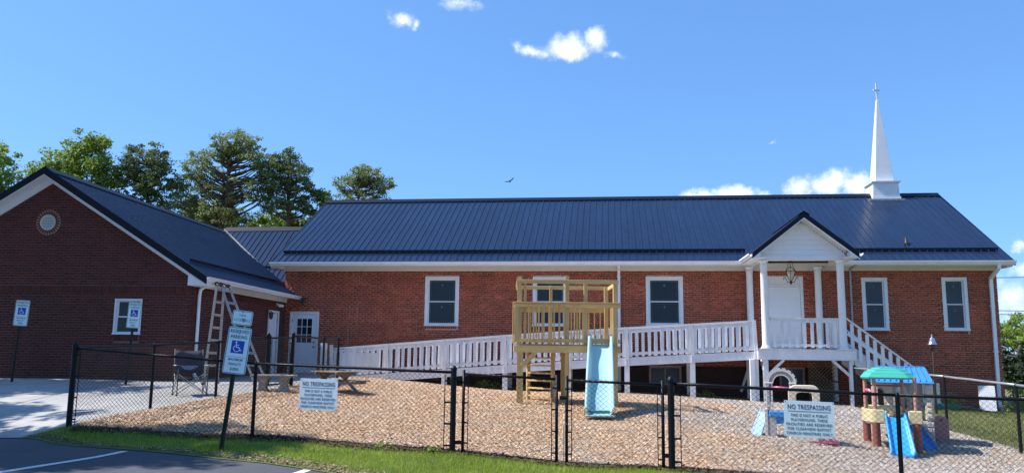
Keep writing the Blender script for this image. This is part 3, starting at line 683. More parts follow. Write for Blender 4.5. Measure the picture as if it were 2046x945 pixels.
# round attic vent: brick ring, frame, louvres
rb = MB()
for k in range(26):
    a = 2*math.pi*k/26; ca, sa = math.cos(a), math.sin(a)
    b = MB().box(-.024, .024, -.020, .0, .215, .322)
    rb.add([(-4.13+ x*ca + z*sa, y, vz - x*sa + z*ca) for x, y, z in b.v], b.f)
rb2 = rb.build('vent_surround', M['vent_brick'] if 'vent_brick' in M else M['brick_wing'], wg, kind='stuff')
MB().ring((-4.13, vz), .0, .335, -.0105, .0, 32).build('vent_bed', M['mortar'], wg)
vf = MB().ring((-4.13, vz), .178, .207, -.045, .0, 28).build('attic_vent', M['cream'], wg)
MB().ring((-4.13, vz), .0, .179, -.014, -.0112, 24).build('vent_back', M['dark'], vf)
for k in range(8):
    zz = vz-.15+.043*k; hw = math.sqrt(max(.001, .176**2-(zz-vz)**2)); MB().add([(-4.13-hw,-.040,zz-.016),(-4.13+hw,-.040,zz-.016),(-4.13+hw,-.020,zz+.018),(-4.13-hw,-.020,zz+.018),(-4.13-hw,-.036,zz-.018),(-4.13+hw,-.036,zz-.018),(-4.13+hw,-.016,zz+.016),(-4.13-hw,-.016,zz+.016)],
        [(0,1,2,3),(7,6,5,4),(0,4,5,1),(3,2,6,7),(1,5,6,2),(0,3,7,4)]).build('louvre', M['cream'], vf)
# side door
f = MB(); f.box(-.0, .035, 5.23, 5.30, .60, 2.70); f.box(0, .035, 6.10, 6.17, .60, 2.70); f.box(0, .035, 5.30, 6.10, 2.63, 2.70); f.build('door_frame', M['white'], wg)
f = MB(); f.box(-.05, -.01, 5.31, 6.09, .62, 2.62)
for (u0, u1) in ((5.40, 5.66), (5.74, 6.0)):
    for (v0, v1) in ((.80, 1.32), (1.46, 2.08), (2.2, 2.48)):
        f.box(-.012, -.004, u0, u1, v0, v0+.014); f.box(-.012, -.004, u0, u1, v1-.014, v1); f.box(-.012, -.004, u0, u0+.014, v0+.014, v1-.014); f.box(-.012, -.004, u1-.014, u1, v0+.014, v1-.014)
dd = f.build('door', M['door'], wg)
for zz in (.85, 1.6, 2.35): MB().box(-.012, .004, 6.07, 6.10, zz, zz+.1).build('hinge', M['iron'], dd)
wall_lamp(wg, (.006, 5.10, 2.60), 90)
sl = MB(); sl.tube([(0.0,5.95,2.92),(.04,5.95,2.92)], .05, 12); sl.tube([(.04,5.93,2.92),(.10,5.85,2.90),(.18,5.80,2.86)], [.02,.035,.05], 10); sl.tube([(.04,5.97,2.92),(.10,6.05,2.90),(.18,6.10,2.86)], [.02,.035,.05], 10); sl.build('flood_lamp', M['vinyl'], wg, smooth=True)
# roof of the wing: sheets run down both slopes
LEN = 11.3; npw = 12; pw2 = (LEN+.4)/npw
def slope_sheet(sgn):
    e, r = ((.47, 3.245), (-4.1, 6.08)) if sgn > 0 else ((-8.67, 3.245), (-4.1, 6.08))
    return e, r
for sgn in (1, -1):
    e, r = slope_sheet(sgn)
    # panel built across local y
    d = Vector((r[0]-e[0], r[1]-e[1])); nr = Vector((-d.y, d.x)).normalized(); nr = nr if nr.y > 0 else -nr
    prof = []
    for i in range(4):
        y = i*pw2/4; prof += [(y,0),(y+.012,.022),(y+.032,.022),(y+.044,0)]
    prof.append((pw2, 0)); vs = [(p[0]+nr.x*h, y, p[1]+nr.y*h) for y, h in prof for p in (e, r)]
    me = MB().add(vs, [(2*i, 2*i+2, 2*i+3, 2*i+1) for i in range(len(prof)-1)]).mesh('roof_panel', M['roof'])
    for i in range(npw): link('roof_panel', me, wg, loc=(0, -.4+pw2*i, 0))
MB().prism([(.45,3.225),(-4.1,6.05),(-8.65,3.225),(-8.65,3.19),(-4.1,6.0),(.45,3.19)], -.39, 11.25, 'y').build('roof_deck', M['roof_dark'], wg)
MB().prism([(-3.87,5.965),(-4.1,6.12),(-4.33,5.965),(-4.33,5.99),(-4.1,6.145),(-3.87,5.99)], -.41, 11.3, 'y').build('ridge_cap', M['roof_dark'], wg)
for sgn in (1, -1):
    ex = .50 if sgn > 0 else -8.70
    MB().prism([(ex,3.25),(-4.1,6.13),(-4.1,5.93),(ex,3.05)], -.425, -.40, 'y').build('rake_trim', M['roof_dark'], wg)
    MB().prism([(ex-.03*sgn,3.045),(-4.1,5.925),(-4.1,5.905),(ex-.03*sgn,3.025)], -.42, -.38, 'y').build('rake_edge', M['white'], wg)
    s = 0.36/ (1)
    MB().prism([(ex-.04*sgn,3.10),(-4.1,5.97),(-4.1,5.955),(ex-.04*sgn,3.085)], -.40, .0, 'y').build('rake_soffit', M['vinyl'], wg)
    MB().prism([(0 if sgn > 0 else -8.2, 3.38),(-4.1,5.95),(-4.1,5.76),(0 if sgn > 0 else -8.2,3.19)], -.035, -.007, 'y').build('rake_frieze', M['white'], wg)
    x0, x1 = (.0, .46) if sgn > 0 else (-8.66, -8.2)
    MB().prism([(x0 if sgn>0 else x1, 3.02),(x1 if sgn>0 else x0, 3.02),(x1 if sgn>0 else x0, 3.16),(x0 if sgn>0 else x1, 3.38)], -.40, .001, 'y').build('eave_return', M['white'], wg)
MB().box(.002, .05, .0, 6.81, 3.02, 3.19).build('frieze_board', M['cream'], wg)
MB().box(.05, .43, .0, 6.81, 3.165, 3.18).build('soffit', M['vinyl'], wg)
gutter(wg, (.44, -.41, 3.13), (.44, 7.05, 3.13), (1,0,0))
yy = 0
for (a, b) in ((0.0, 7.45),):
    x = -.17; z = 3.245 + (.47-x)*(6.08-3.245)/4.57
    g = MB(); g.bar((x, a, z+.075), (x, b, z+.075), .02, .075, (1,0,0)); g.bar((x+.02, a, z+.04), (x+.02, b, z+.04), .04, .012, (1,0,0)); g.build('snow_guard', M['roof_dark'], wg)
MB().tube([(.50,.10,3.16),(.46,.14,3.07),(.20,.16,3.03),(.08,.18,2.95),(.06,.18,2.80),(.06,.18,.75),(.16,.18,.64)], .045, 8).build('downspout', M['vinyl'], wg, smooth=True)
# ------------------------------------------------------------------ connecting roof
cn = thing('connecting_building', 'brick link with steep navy metal roof set back between the wing and the church', 'building', (-12.2, 29.0, 0))
def cz(y): return 6.20 + (y-30.21)*0.816
va = (-15.25, 30.12); vb = (-11.15, 26.9)
segs = 17; wdt = (-11.42+15.2)/segs
for i in range(segs):
    x0 = -15.2+wdt*i; x1 = x0+wdt
    def yv(x): return va[1]+(x-va[0])*(vb[1]-va[1])/(vb[0]-va[0])
    q = MB(); y0a, y0b = yv(x0)-.05, yv(x1)-.05
    if x1 > -12.2: pass
    def pt(x, y, h): return (x+12.2, y-29.0-h*.63, cz(y)+h*.77)
    prof = [(x0, 0), (x0+.012, .024), (x0+.034, .024), (x0+.046, 0), (x1, 0)]
    vs = [pt(x, yy, h) for x, h in prof for yy in (yv(x)-.05, 30.21)]
    q.add(vs, [(2*k, 2*k+2, 2*k+3, 2*k+1) for k in range(len(prof)-1)]); q.build('roof_panel', M['roof'], cn)
MB().prism([(30.0-29,cz(30.0)+.03),(30.21-29,cz(30.21)+.05),(30.45-29,cz(30.0)+.03),(30.45-29,cz(30.0)),(30.21-29,cz(30.21)+.015),(30.0-29,cz(30.0))], -15.2+12.2, -11.3+12.2, 'x').build('ridge_cap', M['roof_dark'], cn)
MB().prism([(27.5-29,cz(27.5)-.03),(30.21-29,cz(30.21)-.03),(33.0-29,cz(27.5)-.1),(33.0-29,cz(27.5)-.16),(30.21-29,cz(30.21)-.1),(27.5-29,cz(27.5)-.1)], -13+12.2, -11.45+12.2, 'x').build('roof_deck', M['roof_dark'], cn)
v = MB(); A_, B_ = Vector((va[0]+12.2+.02, va[1]-29-.03, cz(va[1])+.03)), Vector((vb[0]+12.2-.25, vb[1]-29+.12, cz(vb[1]+.12)+.03)); v.bar(A_, B_, .05, .02, (0,0,1)); v.build('valley_trim', M['galv'], cn)
g = MB(); g.bar((-.35, -1.1, cz(27.9)+.08), (.75, -1.1, cz(27.9)+.08), .02, .075, (0,1,0)); g.build('snow_guard', M['roof_dark'], cn)
MB().box(-1.5, 1.1, -1.6, 3.9, .3, 3.9).build('wall', M['brick'], cn)
# ------------------------------------------------------------------ porch (parts are written in place coordinates about x, Y, z)
pz = 1.60
PO = (5.67, 24.5, h1(5.67, 24.5))
po = thing('porch', 'white gabled entrance porch with round columns raised on posts above the mulch', 'porch', PO)
OFF = (-PO[0], -PO[1], -PO[2])
def pb(mb, name, m, parent=po, off=OFF, **k):
    o = mb.build(name, m, parent, **k) if parent in (po,) else mb.build(name, m, parent, **k)
    return shift(o, off)
W = M['weathered_white']
for x, y in ((4.54, 24.52), (6.72, 24.52), (4.43, 26.34), (6.53, 26.34)):
    c = MB(); c.lathe([(.145,0),(.145,.05),(.125,.08),(.115,.11),(.108,.14),(.10,2.42),(.11,2.44),(.11,2.47),(.095,2.48),(.095,2.51),(.125,2.55),(.14,2.57),(.14,2.60)], (x, y, pz+.01), 20)
    c.box(x-.16, x+.16, y-.16, y+.16, pz, pz+.035)
    smooth_by_angle(pb(c, 'column', M['white']))
pb(MB().box(4.28, 7.03, 24.40, 24.44, 1.30, 1.585), 'rim_board', W, bevel=.004)
pb(MB().box(6.99, 7.03, 24.441, 26.45, 1.30, 1.585), 'rim_board', W)
pb(MB().box(4.28, 4.32, 24.441, 25.0, 1.30, 1.585), 'rim_board', W)
for i in range(14):
    y = 24.38+.147*i; pb(MB().box(4.26, 7.05, y, y+.14, 1.587, 1.612), 'deck_board', W)
for (x, w) in ((4.12, .13), (4.50, .15), (6.90, .13)):
    z0 = h1(x, 24.5)-.15; pb(MB().box(x-w/2, x+w/2, 24.45, 24.45+w, z0, 1.30), 'support_post', W, bevel=.005)
for (x, w) in ((4.50, .13), (6.90, .13)):
    z0 = h1(x, 26.2)-.15; pb(MB().box(x-w/2, x+w/2, 26.2, 26.2+w, z0, 1.30), 'support_post', W)
pb(MB().bar((4.56, 24.50, .86), (5.02, 24.50, 1.30), .09, .07), 'brace', W); pb(MB().bar((6.85, 24.50, .86), (6.38, 24.50, 1.30), .09, .07), 'brace', W)
pb(MB().bar((4.50, 24.6, .80), (4.50, 25.1, 1.28), .07, .07, (1,0,0)), 'brace', W); pb(MB().bar((4.05, 26.2, .3), (4.35, 26.2, 1.2), .05, .07), 'brace', W)
# lattice screen and shelf below the porch
la = MB()
for k in range(-9, 16):
    x = 5.6+.11*k
    for s in (1, -1):
        a = [x, .05]; b = [x+s*1.2, 1.25]
        def cl(p, q, xa, xb):
            (x0, z0), (x1, z1) = p, q
            for lim, lo in ((xa, True), (xb, False)):
                for _ in (0,):
                    if (x0 < lim) == lo and (x1 < lim) == lo: return None
                    if (x0 < lim) == lo: t = (lim-x0)/(x1-x0); x0, z0 = lim, z0+t*(z1-z0)
                    elif (x1 < lim) == lo: t = (lim-x0)/(x1-x0); x1, z1 = lim, z0+t*(z1-z0)
            return (x0, z0), (x1, z1)
        t = cl(a, b, 6.05, 6.82)
        if t and abs(t[0][0]-t[1][0]) > .02: la.bar((t[0][0], 26.0+.006*s, t[0][1]), (t[1][0], 26.0+.006*s, t[1][1]), .028, .006, (0,0,1))
pb(la, 'lattice_screen', M['old_wood'], kind='stuff')
pb(MB().bar((6.02, 25.7, .68), (6.84, 25.7, .66), .05, .10, (0,0,1)), 'shelf_board', M['iron'])
# front balustrade
pb(MB().box(4.66, 6.62, 24.47, 24.57, 2.47, 2.515), 'hand_rail', W, bevel=.006); pb(MB().box(4.66, 6.62, 24.505, 24.54, 2.38, 2.469), 'rail', W); pb(MB().box(4.66, 6.62, 24.50, 24.545, 1.69, 1.76), 'rail', W)
for i in range(9):
    x = 4.74+.213*i; pb(MB().box(x, x+.09, 24.478, 24.502, 1.66, 2.42), 'baluster', W)
pb(MB().box(6.70, 6.74, 24.66, 26.2, 2.45, 2.50), 'hand_rail', W)
for i in range(7):
    y = 24.75+.21*i
    if y < 26.2: pb(MB().box(6.705, 6.73, y, y+.09, 1.64, 2.45), 'baluster', W)
# ceiling, beams, gable
pb(MB().box(4.42, 6.89, 24.44, 24.58, 4.21, 4.36), 'front_beam', M['white'])
for x in (4.43, 6.75): pb(MB().box(x, x+.13, 24.585, 26.5, 4.212, 4.36), 'side_beam', M['cream'])
for i in range(11):
    y = 24.59+.175*i; pb(MB().box(4.565, 6.745, y, y+.171, 4.345, 4.358), 'ceiling_board', M['cream'])
cx = 5.645; sl = .79; zr = 5.57; hw = 1.52
zz = 4.362; k = 0
while zz < zr-.14-.12:
    z2 = min(zz+.145, zr-.27); ha = (zr-.20-zz)/sl; hb = max((zr-.20-z2)/sl, .02)
    ha = min(ha, 1.24); hb = min(hb, 1.24)
    q = MB(); q.add([(cx-ha,24.462,zz),(cx+ha,24.462,zz),(cx+hb,24.474,z2),(cx-hb,24.474,z2),(cx-ha,24.50,zz),(cx+ha,24.50,zz),(cx+hb,24.50,z2),(cx-hb,24.50,z2)], [(0,1,2,3),(4,7,6,5),(0,4,5,1),(1,5,6,2),(2,6,7,3),(3,7,4,0)])
    pb(q, 'siding_board', M['vinyl']); zz += .147; k += 1
pb(MB().prism([(cx-1.26,4.25),(cx+1.26,4.25),(cx+1.26,4.36),(cx,zr-.19),(cx-1.26,4.36)], 24.505, 24.53), 'gable_wall', M['vinyl'])
for s in (1, -1):
    ex = cx+s*hw; ez = zr-hw*sl
    pb(MB().prism([(ex,ez),(cx,zr),(cx,zr-.155),(ex,ez-.155)], 24.03, 24.055), 'rake_trim', M['roof_dark'])
    pb(MB().prism([(ex-.01*s,ez-.158),(cx,zr-.158),(cx,zr-.185),(ex-.01*s,ez-.185)], 24.034, 24.07), 'rake_edge', M['white'])
    pb(MB().prism([(ex-.02*s,ez-.06),(cx,zr-.075),(cx,zr-.09),(ex-.02*s,ez-.075)], 24.06, 24.46), 'rake_soffit', M['vinyl'])
    pb(MB().prism([(cx+s*1.25,zr-1.25*sl-.08),(cx,zr-.09),(cx,zr-.19),(cx+s*1.25,zr-1.25*sl-.18)], 24.446, 24.461), 'rake_frieze', M['white'])
    d = MB(); n = 17
    for i in range(n):
        t = (i+.7)/n; x = cx+s*1.2*t; z = zr-1.2*t*sl-.205; d.box(x-.016, x+.016, 24.44, 24.461, z-.02, z+.02)
    if s > 0: pb(d, 'dentil', M['white'], kind='stuff')
    # roof sheet from the gable back to the main roof plane
    def yb(z): return 25.88+(z-4.35)/.5825
    npn = 4 if s > 0 else 4; segs = 9
    tot_back = yb(zr)-24.05; wy = tot_back/segs
    for i in range(segs):
        y0, y1 = 24.04+wy*i, 24.04+wy*(i+1)
        # lowest point on the slope that still clears the main roof at this y
        def low(y): 
            zlim = 4.35+(y-25.88)*.5825; return max(ez, min(zr, zlim))
        prof = [(y0,0),(y0+.012,.022),(y0+.032,.022),(y0+.044,0),(y1,0)]
        vs = []
        for y, h in prof:
            zl = low(y); xl = cx+s*(zr-zl)/sl
            vs += [(xl, y, zl+h), (cx, y, zr+h)]
        q = MB().add(vs, [(2*j, 2*j+2, 2*j+3, 2*j+1) for j in range(len(prof)-1)]); pb(q, 'roof_panel', M['roof'])
pb(MB().prism([(cx-.16,zr-.06),(cx,zr+.045),(cx+.16,zr-.06),(cx+.16,zr-.085),(cx,zr+.02),(cx-.16,zr-.085)], 24.02, 28.0), 'ridge_cap', M['roof_dark'])
for s in (1, -1):
    x = cx+s*(hw-.02); g = gutter(po, (x+OFF[0], 24.02+OFF[1], 4.265+OFF[2]), (x+OFF[0], 25.82+OFF[1], 4.265+OFF[2]), (s,0,0), h=.10, d=.11)
    pb(MB().prism([(x-s*.01,4.24),(cx+s*1.1,4.24),(cx+s*1.1,4.255),(x-s*.01,4.255)], 24.06, 25.9), 'side_soffit', M['vinyl'])
    pb(MB().prism([(x-s*.01,4.256),(cx+s*1.26,4.256),(cx+s*1.26,4.42),(x-s*.01,4.28)], 24.058, 24.45), 'eave_return', M['white'])
# stair on the right side, falling away along the church wall
SX0, SZ0 = 7.03, 1.60; run, rise, ns = .28, .178, 9
for i in range(ns-1):
    z = SZ0-rise*(i+1); pb(MB().box(SX0+run*i+.003, SX0+run*(i+1)+.02, 24.66, 25.9, z-.035, z), 'stair_tread', W)
for y in (24.60, 25.92): 
    pb(MB().prism([(SX0, SZ0-.02),(SX0+run*ns, SZ0-rise*ns+.02),(SX0+run*ns, SZ0-rise*ns-.20),(SX0+run*(ns-1)-.2, SZ0-rise*ns-.20),(SX0, SZ0-.42)], y, y+.04), 'stair_stringer', W)
def sz(x): return 2.50-(x-6.85)*.785*.985
for y in (24.56, 25.98):
    pb(MB().bar((6.80, y, sz(6.80)), (9.25, y, sz(9.25)), .09, .04, (0,1,0)), 'hand_rail', W)
    pb(MB().bar((6.85, y, sz(6.85)-.42), (9.22, y, sz(9.22)-.42), .04, .09, (0,1,0)), 'rail', W)
    x = 6.93
    while x < 9.2:
        pb(MB().box(x, x+.095, y-.032, y-.008, max(sz(x)-1.02, h1(x, y)-.05), sz(x+.05)-.03), 'baluster', W); x += .205
    pb(MB().box(9.2, 9.29, y-.02, y+.07, h1(9.25, y)-.1, sz(9.25)+.05), 'newel_post', W)
# hanging lantern in the porch
ln = thing('hanging_lantern', 'dark wrought iron lantern with frosted glass hanging from the porch ceiling', 'lantern', (5.47, 25.25, 3.56))
b = MB()
for k in range(3):
    a = 2*math.pi*k/3+.3; b.tube([(.02*math.cos(a),.02*math.sin(a),.78),(.06*math.cos(a),.06*math.sin(a),.66),(.10*math.cos(a),.10*math.sin(a),.52),(.15*math.cos(a),.15*math.sin(a),.44)], .008, 5)
b.lathe([(.05,.785),(.035,.74),(.012,.70)], (0,0,0), 10); b.ring((0,.40), .14, .16, -.008, .008, 4)
for z in (.40,): 
    pts = [(.155*math.cos(2*math.pi*k/16), .155*math.sin(2*math.pi*k/16), z) for k in range(17)]; b.tube(pts, .010, 5)
for k in range(6):
    a = math.pi*k/3+.3; c, s = math.cos(a), math.sin(a)
    b.tube([(r_*c, r_*s, z_) for r_, z_ in ((.155,.40),(.13,.30),(.07,.17),(.03,.10),(.03,.06))], .008, 5)
    if k % 2 == 0 or True: b.tube([(r_*c, r_*s, z_) for r_, z_ in ((.03,.08),(.10,.06),(.15,.14),(.19,.22),(.235,.21),(.24,.15))], .007, 5)
b.lathe([(.0,-.03),(.02,.02),(.045,.06),(.03,.09),(.02,.12)], (0,0,0), 10)
b.build('lantern_frame', M['iron'], ln, smooth=True)
M['frost'] = mat('frosted_glass', (0.62, 0.56, 0.46), 0.35, 0.1, 9)
MB().lathe([(.01,.12),(.07,.20),(.11,.29),(.12,.38),(.10,.41)], (0,0,0), 14).build('lamp_glass', M['frost'], ln, smooth=True)

# ------------------------------------------------------------------ wheelchair ramp
RO = (-2.1, 24.6, h1(-2.1, 24.6))
rp = thing('wheelchair_ramp', 'long white wooden access ramp with slatted railings climbing to the porch', 'ramp', RO)
OFR = (-RO[0], -RO[1], -RO[2])
RX, RZ = [-9.3, -8.62, -3.94, .25, 4.30], [1.43, 1.50, 1.90, 2.20, 2.45]
def rz_(x): return float(np.interp(x, RX, RZ))
def rb_(mb, name, m=W, **k): return shift(mb.build(name, m, rp, **k), OFR)
X0, X1 = -8.62, 4.26
knots = [-8.62, -6.85, -5.05, -3.17, -1.25, .50, 2.42, 4.24]
YA, YB = 24.58, 25.86
for y, sg in ((YA, -1), (YB, 1)):
    for a, b in zip(knots[:-1], knots[1:]):
        za, zb = rz_(a), rz_(b)
        rb_(MB().bar((a+.002, y, za-.02), (b-.002, y, zb-.02), .13, .036), 'hand_rail')
        rb_(MB().bar((a+.002, y-.01*sg, za-.10), (b-.002, y-.01*sg, zb-.10), .035, .085), 'rail')
        rb_(MB().bar((a+.002, y-.01*sg, za-.80), (b-.002, y-.01*sg, zb-.80), .035, .085), 'rail')
        rb_(MB().bar((a+.002, y, za-1.03 if sg < 0 else za-1.03), (b-.002, y, zb-1.03), .045, .235), 'stringer')
        n = round((b-a)/.2); 
        for i in range(n):
            x = a + (b-a)*(i+.5)/n - .045; x += .0 if sg < 0 else .055; z = rz_(x)
            lean = rnd.uniform(-.006, .006)
            q = MB().bar((x+.045+lean, y+.022*sg, z-.885), (x+.045-lean, y+.022*sg, z-.055), .022, .088, (0,1,0)); rb_(q, 'baluster')
    for x in knots:
        z = rz_(x); g = h1(x, y)
        if sg < 0:
            lean = .025
            rb_(MB().bar((x+lean, y-.05, z-1.14), (x-lean, y-.05, z-.0 if x > -8.5 else z+.10), .045, .10), 'rail_post')
            if z-1.1 > g: rb_(MB().box(x-.075, x+.075, y-.02, y+.12, g-.15, z-1.10), 'support_post')
            bo = MB()
            for zz in (z-1.0, z-1.07): bo.tube([(x, y-.07, zz), (x, y-.092, zz)], .014, 8)
            rb_(bo, 'bolt', M['galv'], kind='stuff')
        else:
            rb_(MB().box(x-.045, x+.045, y+.03, y+.075, max(g-.1, z-1.14), z), 'rail_post')
            if z-1.1 > g: rb_(MB().box(x-.06, x+.06, y-.05, y+.028, g-.15, z-1.10), 'support_post')
nb = 92
for i in range(nb):
    x = X0+.002+(X1-X0-.01)*i/nb; w = (X1-X0)/nb-.006; z0, z1 = rz_(x)-.925, rz_(x+w)-.925
    q = MB().add([(x,YA+.03,z0-.03),(x+w,YA+.03,z1-.03),(x+w,YB-.03,z1-.03),(x,YB-.03,z0-.03),(x,YA+.03,z0),(x+w,YA+.03,z1),(x+w,YB-.03,z1),(x,YB-.03,z0)], [(0,3,2,1),(4,5,6,7),(0,1,5,4),(1,2,6,5),(2,3,7,6),(3,0,4,7)])
    rb_(q, 'deck_board')
rb_(MB().box(-9.35, -8.66, 24.56, 25.9, .2, rz_(-8.7)-.93), 'ramp_landing', M['concrete'])
# end newel with pale cap at the foot of the ramp
rb_(MB().box(-8.98, -8.80, 24.50, 24.62, .5, 1.64), 'newel_post', W, bevel=.008)
rb_(MB().box(-8.40, -7.15, 24.70, 24.72, .83, 1.36), 'infill_panel', W)
# ------------------------------------------------------------------ chain-link fences
def mesh_fabric(name, m, parent, P0, P1, zb0, zb1, zt0, zt1, pitch=0.078, r=0.0021, barbs=True, off=(0,0,0)):
    """woven wire between two posts: P0,P1 are (x,y); zb/zt bottoms and tops"""
    P0, P1 = np.array(P0, float), np.array(P1, float); L = np.linalg.norm(P1-P0); e = (P1-P0)/L; nrm = np.array([-e[1], e[0]])
    Hh = ((zt0-zb0)+(zt1-zb1))/2; segs = []
    asp = 1.18
    k0 = -int(Hh*asp/pitch)-1
    for s in (1, -1):
        for k in range(k0, int(L/pitch)+abs(k0)+2):
            a0 = k*pitch; 
            if s > 0: u0, v0, u1, v1 = a0, 0.0, a0+Hh*asp, Hh
            else: u0, v0, u1, v1 = a0, 0.0, a0-Hh*asp, Hh
            lo, hi = 0.0, 1.0; du = u1-u0
            if du > 0: lo, hi = max(lo, (0-u0)/du), min(hi, (L-u0)/du)
            else: lo, hi = max(lo, (L-u0)/du), min(hi, (0-u0)/du)
            if hi-lo < 0.02: continue
            segs.append((u0+du*lo, Hh*lo, u0+du*hi, Hh*hi, s))
    if barbs:
        k = 0
        while k*pitch < L:
            u = k*pitch; segs.append((u, Hh-.003, u+.018, Hh+.035, 1)); segs.append((u, Hh-.003, u-.018, Hh+.035, -1)); k += 1
    S = np.array(segs); n = len(S)
    def pt(u, v, s):
        t = np.clip(u/L, 0, 1); zb = zb0+(zb1-zb0)*t; zt = zt0+(zt1-zt0)*t
        z = zb + v/Hh*(zt-zb); xy = P0[None]+e[None]*u[:, None]+nrm[None]*(s*.0022)[:, None]
        return np.c_[xy, z] + np.array(off)[None]
    A = pt(S[:, 0], S[:, 1], S[:, 4]); B = pt(S[:, 2], S[:, 3], S[:, 4]); d = B-A; d /= np.linalg.norm(d, axis=1)[:, None]
    n3 = np.array([nrm[0], nrm[1], 0.0])[None].repeat(n, 0); w = np.cross(d, n3); V = []
    for q in (A, B):
        for k in range(3):
            a = 2*math.pi*k/3+.5; V.append(q + n3*math.cos(a)*r + w*math.sin(a)*r)
    V = np.stack(V, 1).reshape(-1, 3); b = (np.arange(n)*6)[:, None]
    F = np.concatenate([b+np.array([[0,1,4,3]]), b+np.array([[1,2,5,4]]), b+np.array([[2,0,3,5]])])
    return np_mesh(name, V, F, m, parent, kind='stuff')
def fence_post(parent, x, y, z0, z1, r, off, dome=True, name='post'):
    p = MB(); p.lathe([(r, z0-.2), (r, z1), (r*1.12, z1), (r*1.12, z1+.02), (r*.8, z1+.05), (r*.35, z1+.068)], (x+off[0], y+off[1], off[2]), 12)
    return smooth_by_angle(p.build(name, M['black'], parent))
FL = lambda x: 11.305-0.1111*x
def fence(name, label, pts, tops, rads, bar_r=.021, cat='fence', group=None, rail_m='black', fabric=True, skip_first=False, hgt=None, tension=(), pitch=.078):
    x0, y0 = pts[len(pts)//2]; base = (x0, y0, h1(x0, y0)); off = (-base[0], -base[1], -base[2])
    t = thing(name, label, cat, base, 0, group)
    for i, ((x, y), zt, r) in enumerate(zip(pts, tops, rads)):
        if r: fence_post(t, x, y, h1(x, y), zt+(.03 if r > .03 else -.03), r, off)
    for i in range(len(pts)-1):
        (xa, ya), (xb, yb) = pts[i], pts[i+1]
        n = 5; P = [(xa+(xb-xa)*k/n+off[0], ya+(yb-ya)*k/n+off[1], tops[i]+(tops[i+1]-tops[i])*k/n+off[2]+(.006*math.sin(3*k))) for k in range(n+1)]
        P[0] = (P[0][0], P[0][1], tops[i]+off[2]); P[-1] = (P[-1][0], P[-1][1], tops[i+1]+off[2])
        MB().tube(P, bar_r, 10).build('top_rail', M[rail_m], t, smooth=True)
        mesh_fabric('wire_mesh', M['wire'], t, (xa, ya-.028), (xb, yb-.028), h1(xa, ya)+.02, h1(xb, yb)+.02, tops[i], tops[i+1], off=off, pitch=pitch)
    return t, off
def tension_bar(t, off, x, y, z0, z1, dx=0.07):
    s = 1 if dx > 0 else -1
    MB().box(x+dx-.006+off[0], x+dx+.006+off[0], y-.034+off[1], y-.026+off[1], z0+off[2], z1+off[2]).build('tension_bar', M['black'], t)
    b = MB()
    for k in range(4):
        z = z0+.08+(z1-z0-.16)*k/3; b.tube([(x+off[0], y+off[1], z-.012+off[2]), (x+off[0], y+off[1], z+.012+off[2])], .047, 10); b.box(min(x, x+dx)+off[0], max(x, x+dx)+off[0], y-.036+off[1], y-.024+off[1], z-.012+off[2], z+.012+off[2])
    b.build('tension_band', M['black'], t, kind='stuff')
# left front fence: corner post to hinge post
pts = [(-8.62, FL(-8.62)), (-5.37, FL(-5.37)), (-2.23, FL(-2.23))]; tops = [1.40, 1.20, 1.12]
f1, o1 = fence('chain_link_fence', 'black chain-link front fence running left from the gate, with a no trespassing sign on it', pts, tops, [.045, .028, .042])
tension_bar(f1, o1, -2.23, FL(-2.23), .02, 1.08, -.12); tension_bar(f1, o1, -8.62, FL(-8.62), .2, 1.38, .12)
# right front fence
pts = [(.81, FL(.81)), (3.61, FL(3.61)), (6.80, FL(6.80))]; tops = [1.02, .93, .88]
f2, o2 = fence('chain_link_fence', 'black chain-link front fence running right from the gate past the toy climbers', pts, tops, [.045, .028, .042])
tension_bar(f2, o2, .81, FL(.81), -.08, .98, .12)
# side fence by the pavement
def lfp(y): return -8.62+(y-12.26)*.194
pts = [(-8.62, 12.26), (lfp(14.0), 14.0), (lfp(15.77), 15.77), (-7.62, 17.45)]; tops = [1.40, 1.47, 1.56, 1.70]
f3, o3 = fence('chain_link_fence', 'black chain-link side fence between the concrete pavement and the playground', pts, tops, [0, .028, .028, .042])
# beyond the side gate to the ramp
pts = [(-7.44, 18.45), (-7.46, 20.6), (-7.75, 22.6)]; tops = [1.74, 1.73, 1.78]
f4, o4 = fence('chain_link_fence', 'short black chain-link fence from the side gate back to the foot of the ramp', pts, tops, [.042, .028, .03])
# right boundary fence
pts = [(6.83, 10.6), (6.75, 14.62), (6.84, 17.8), (6.84, 21.2), (6.83, 24.0)]; tops = [.87, .97, 1.03, 1.07, 1.10]
f5, o5 = fence('chain_link_fence', 'black chain-link fence with grey top rail between the toys and the lawn', pts, tops, [0, .028, .028, .028, .035], rail_m='galv')
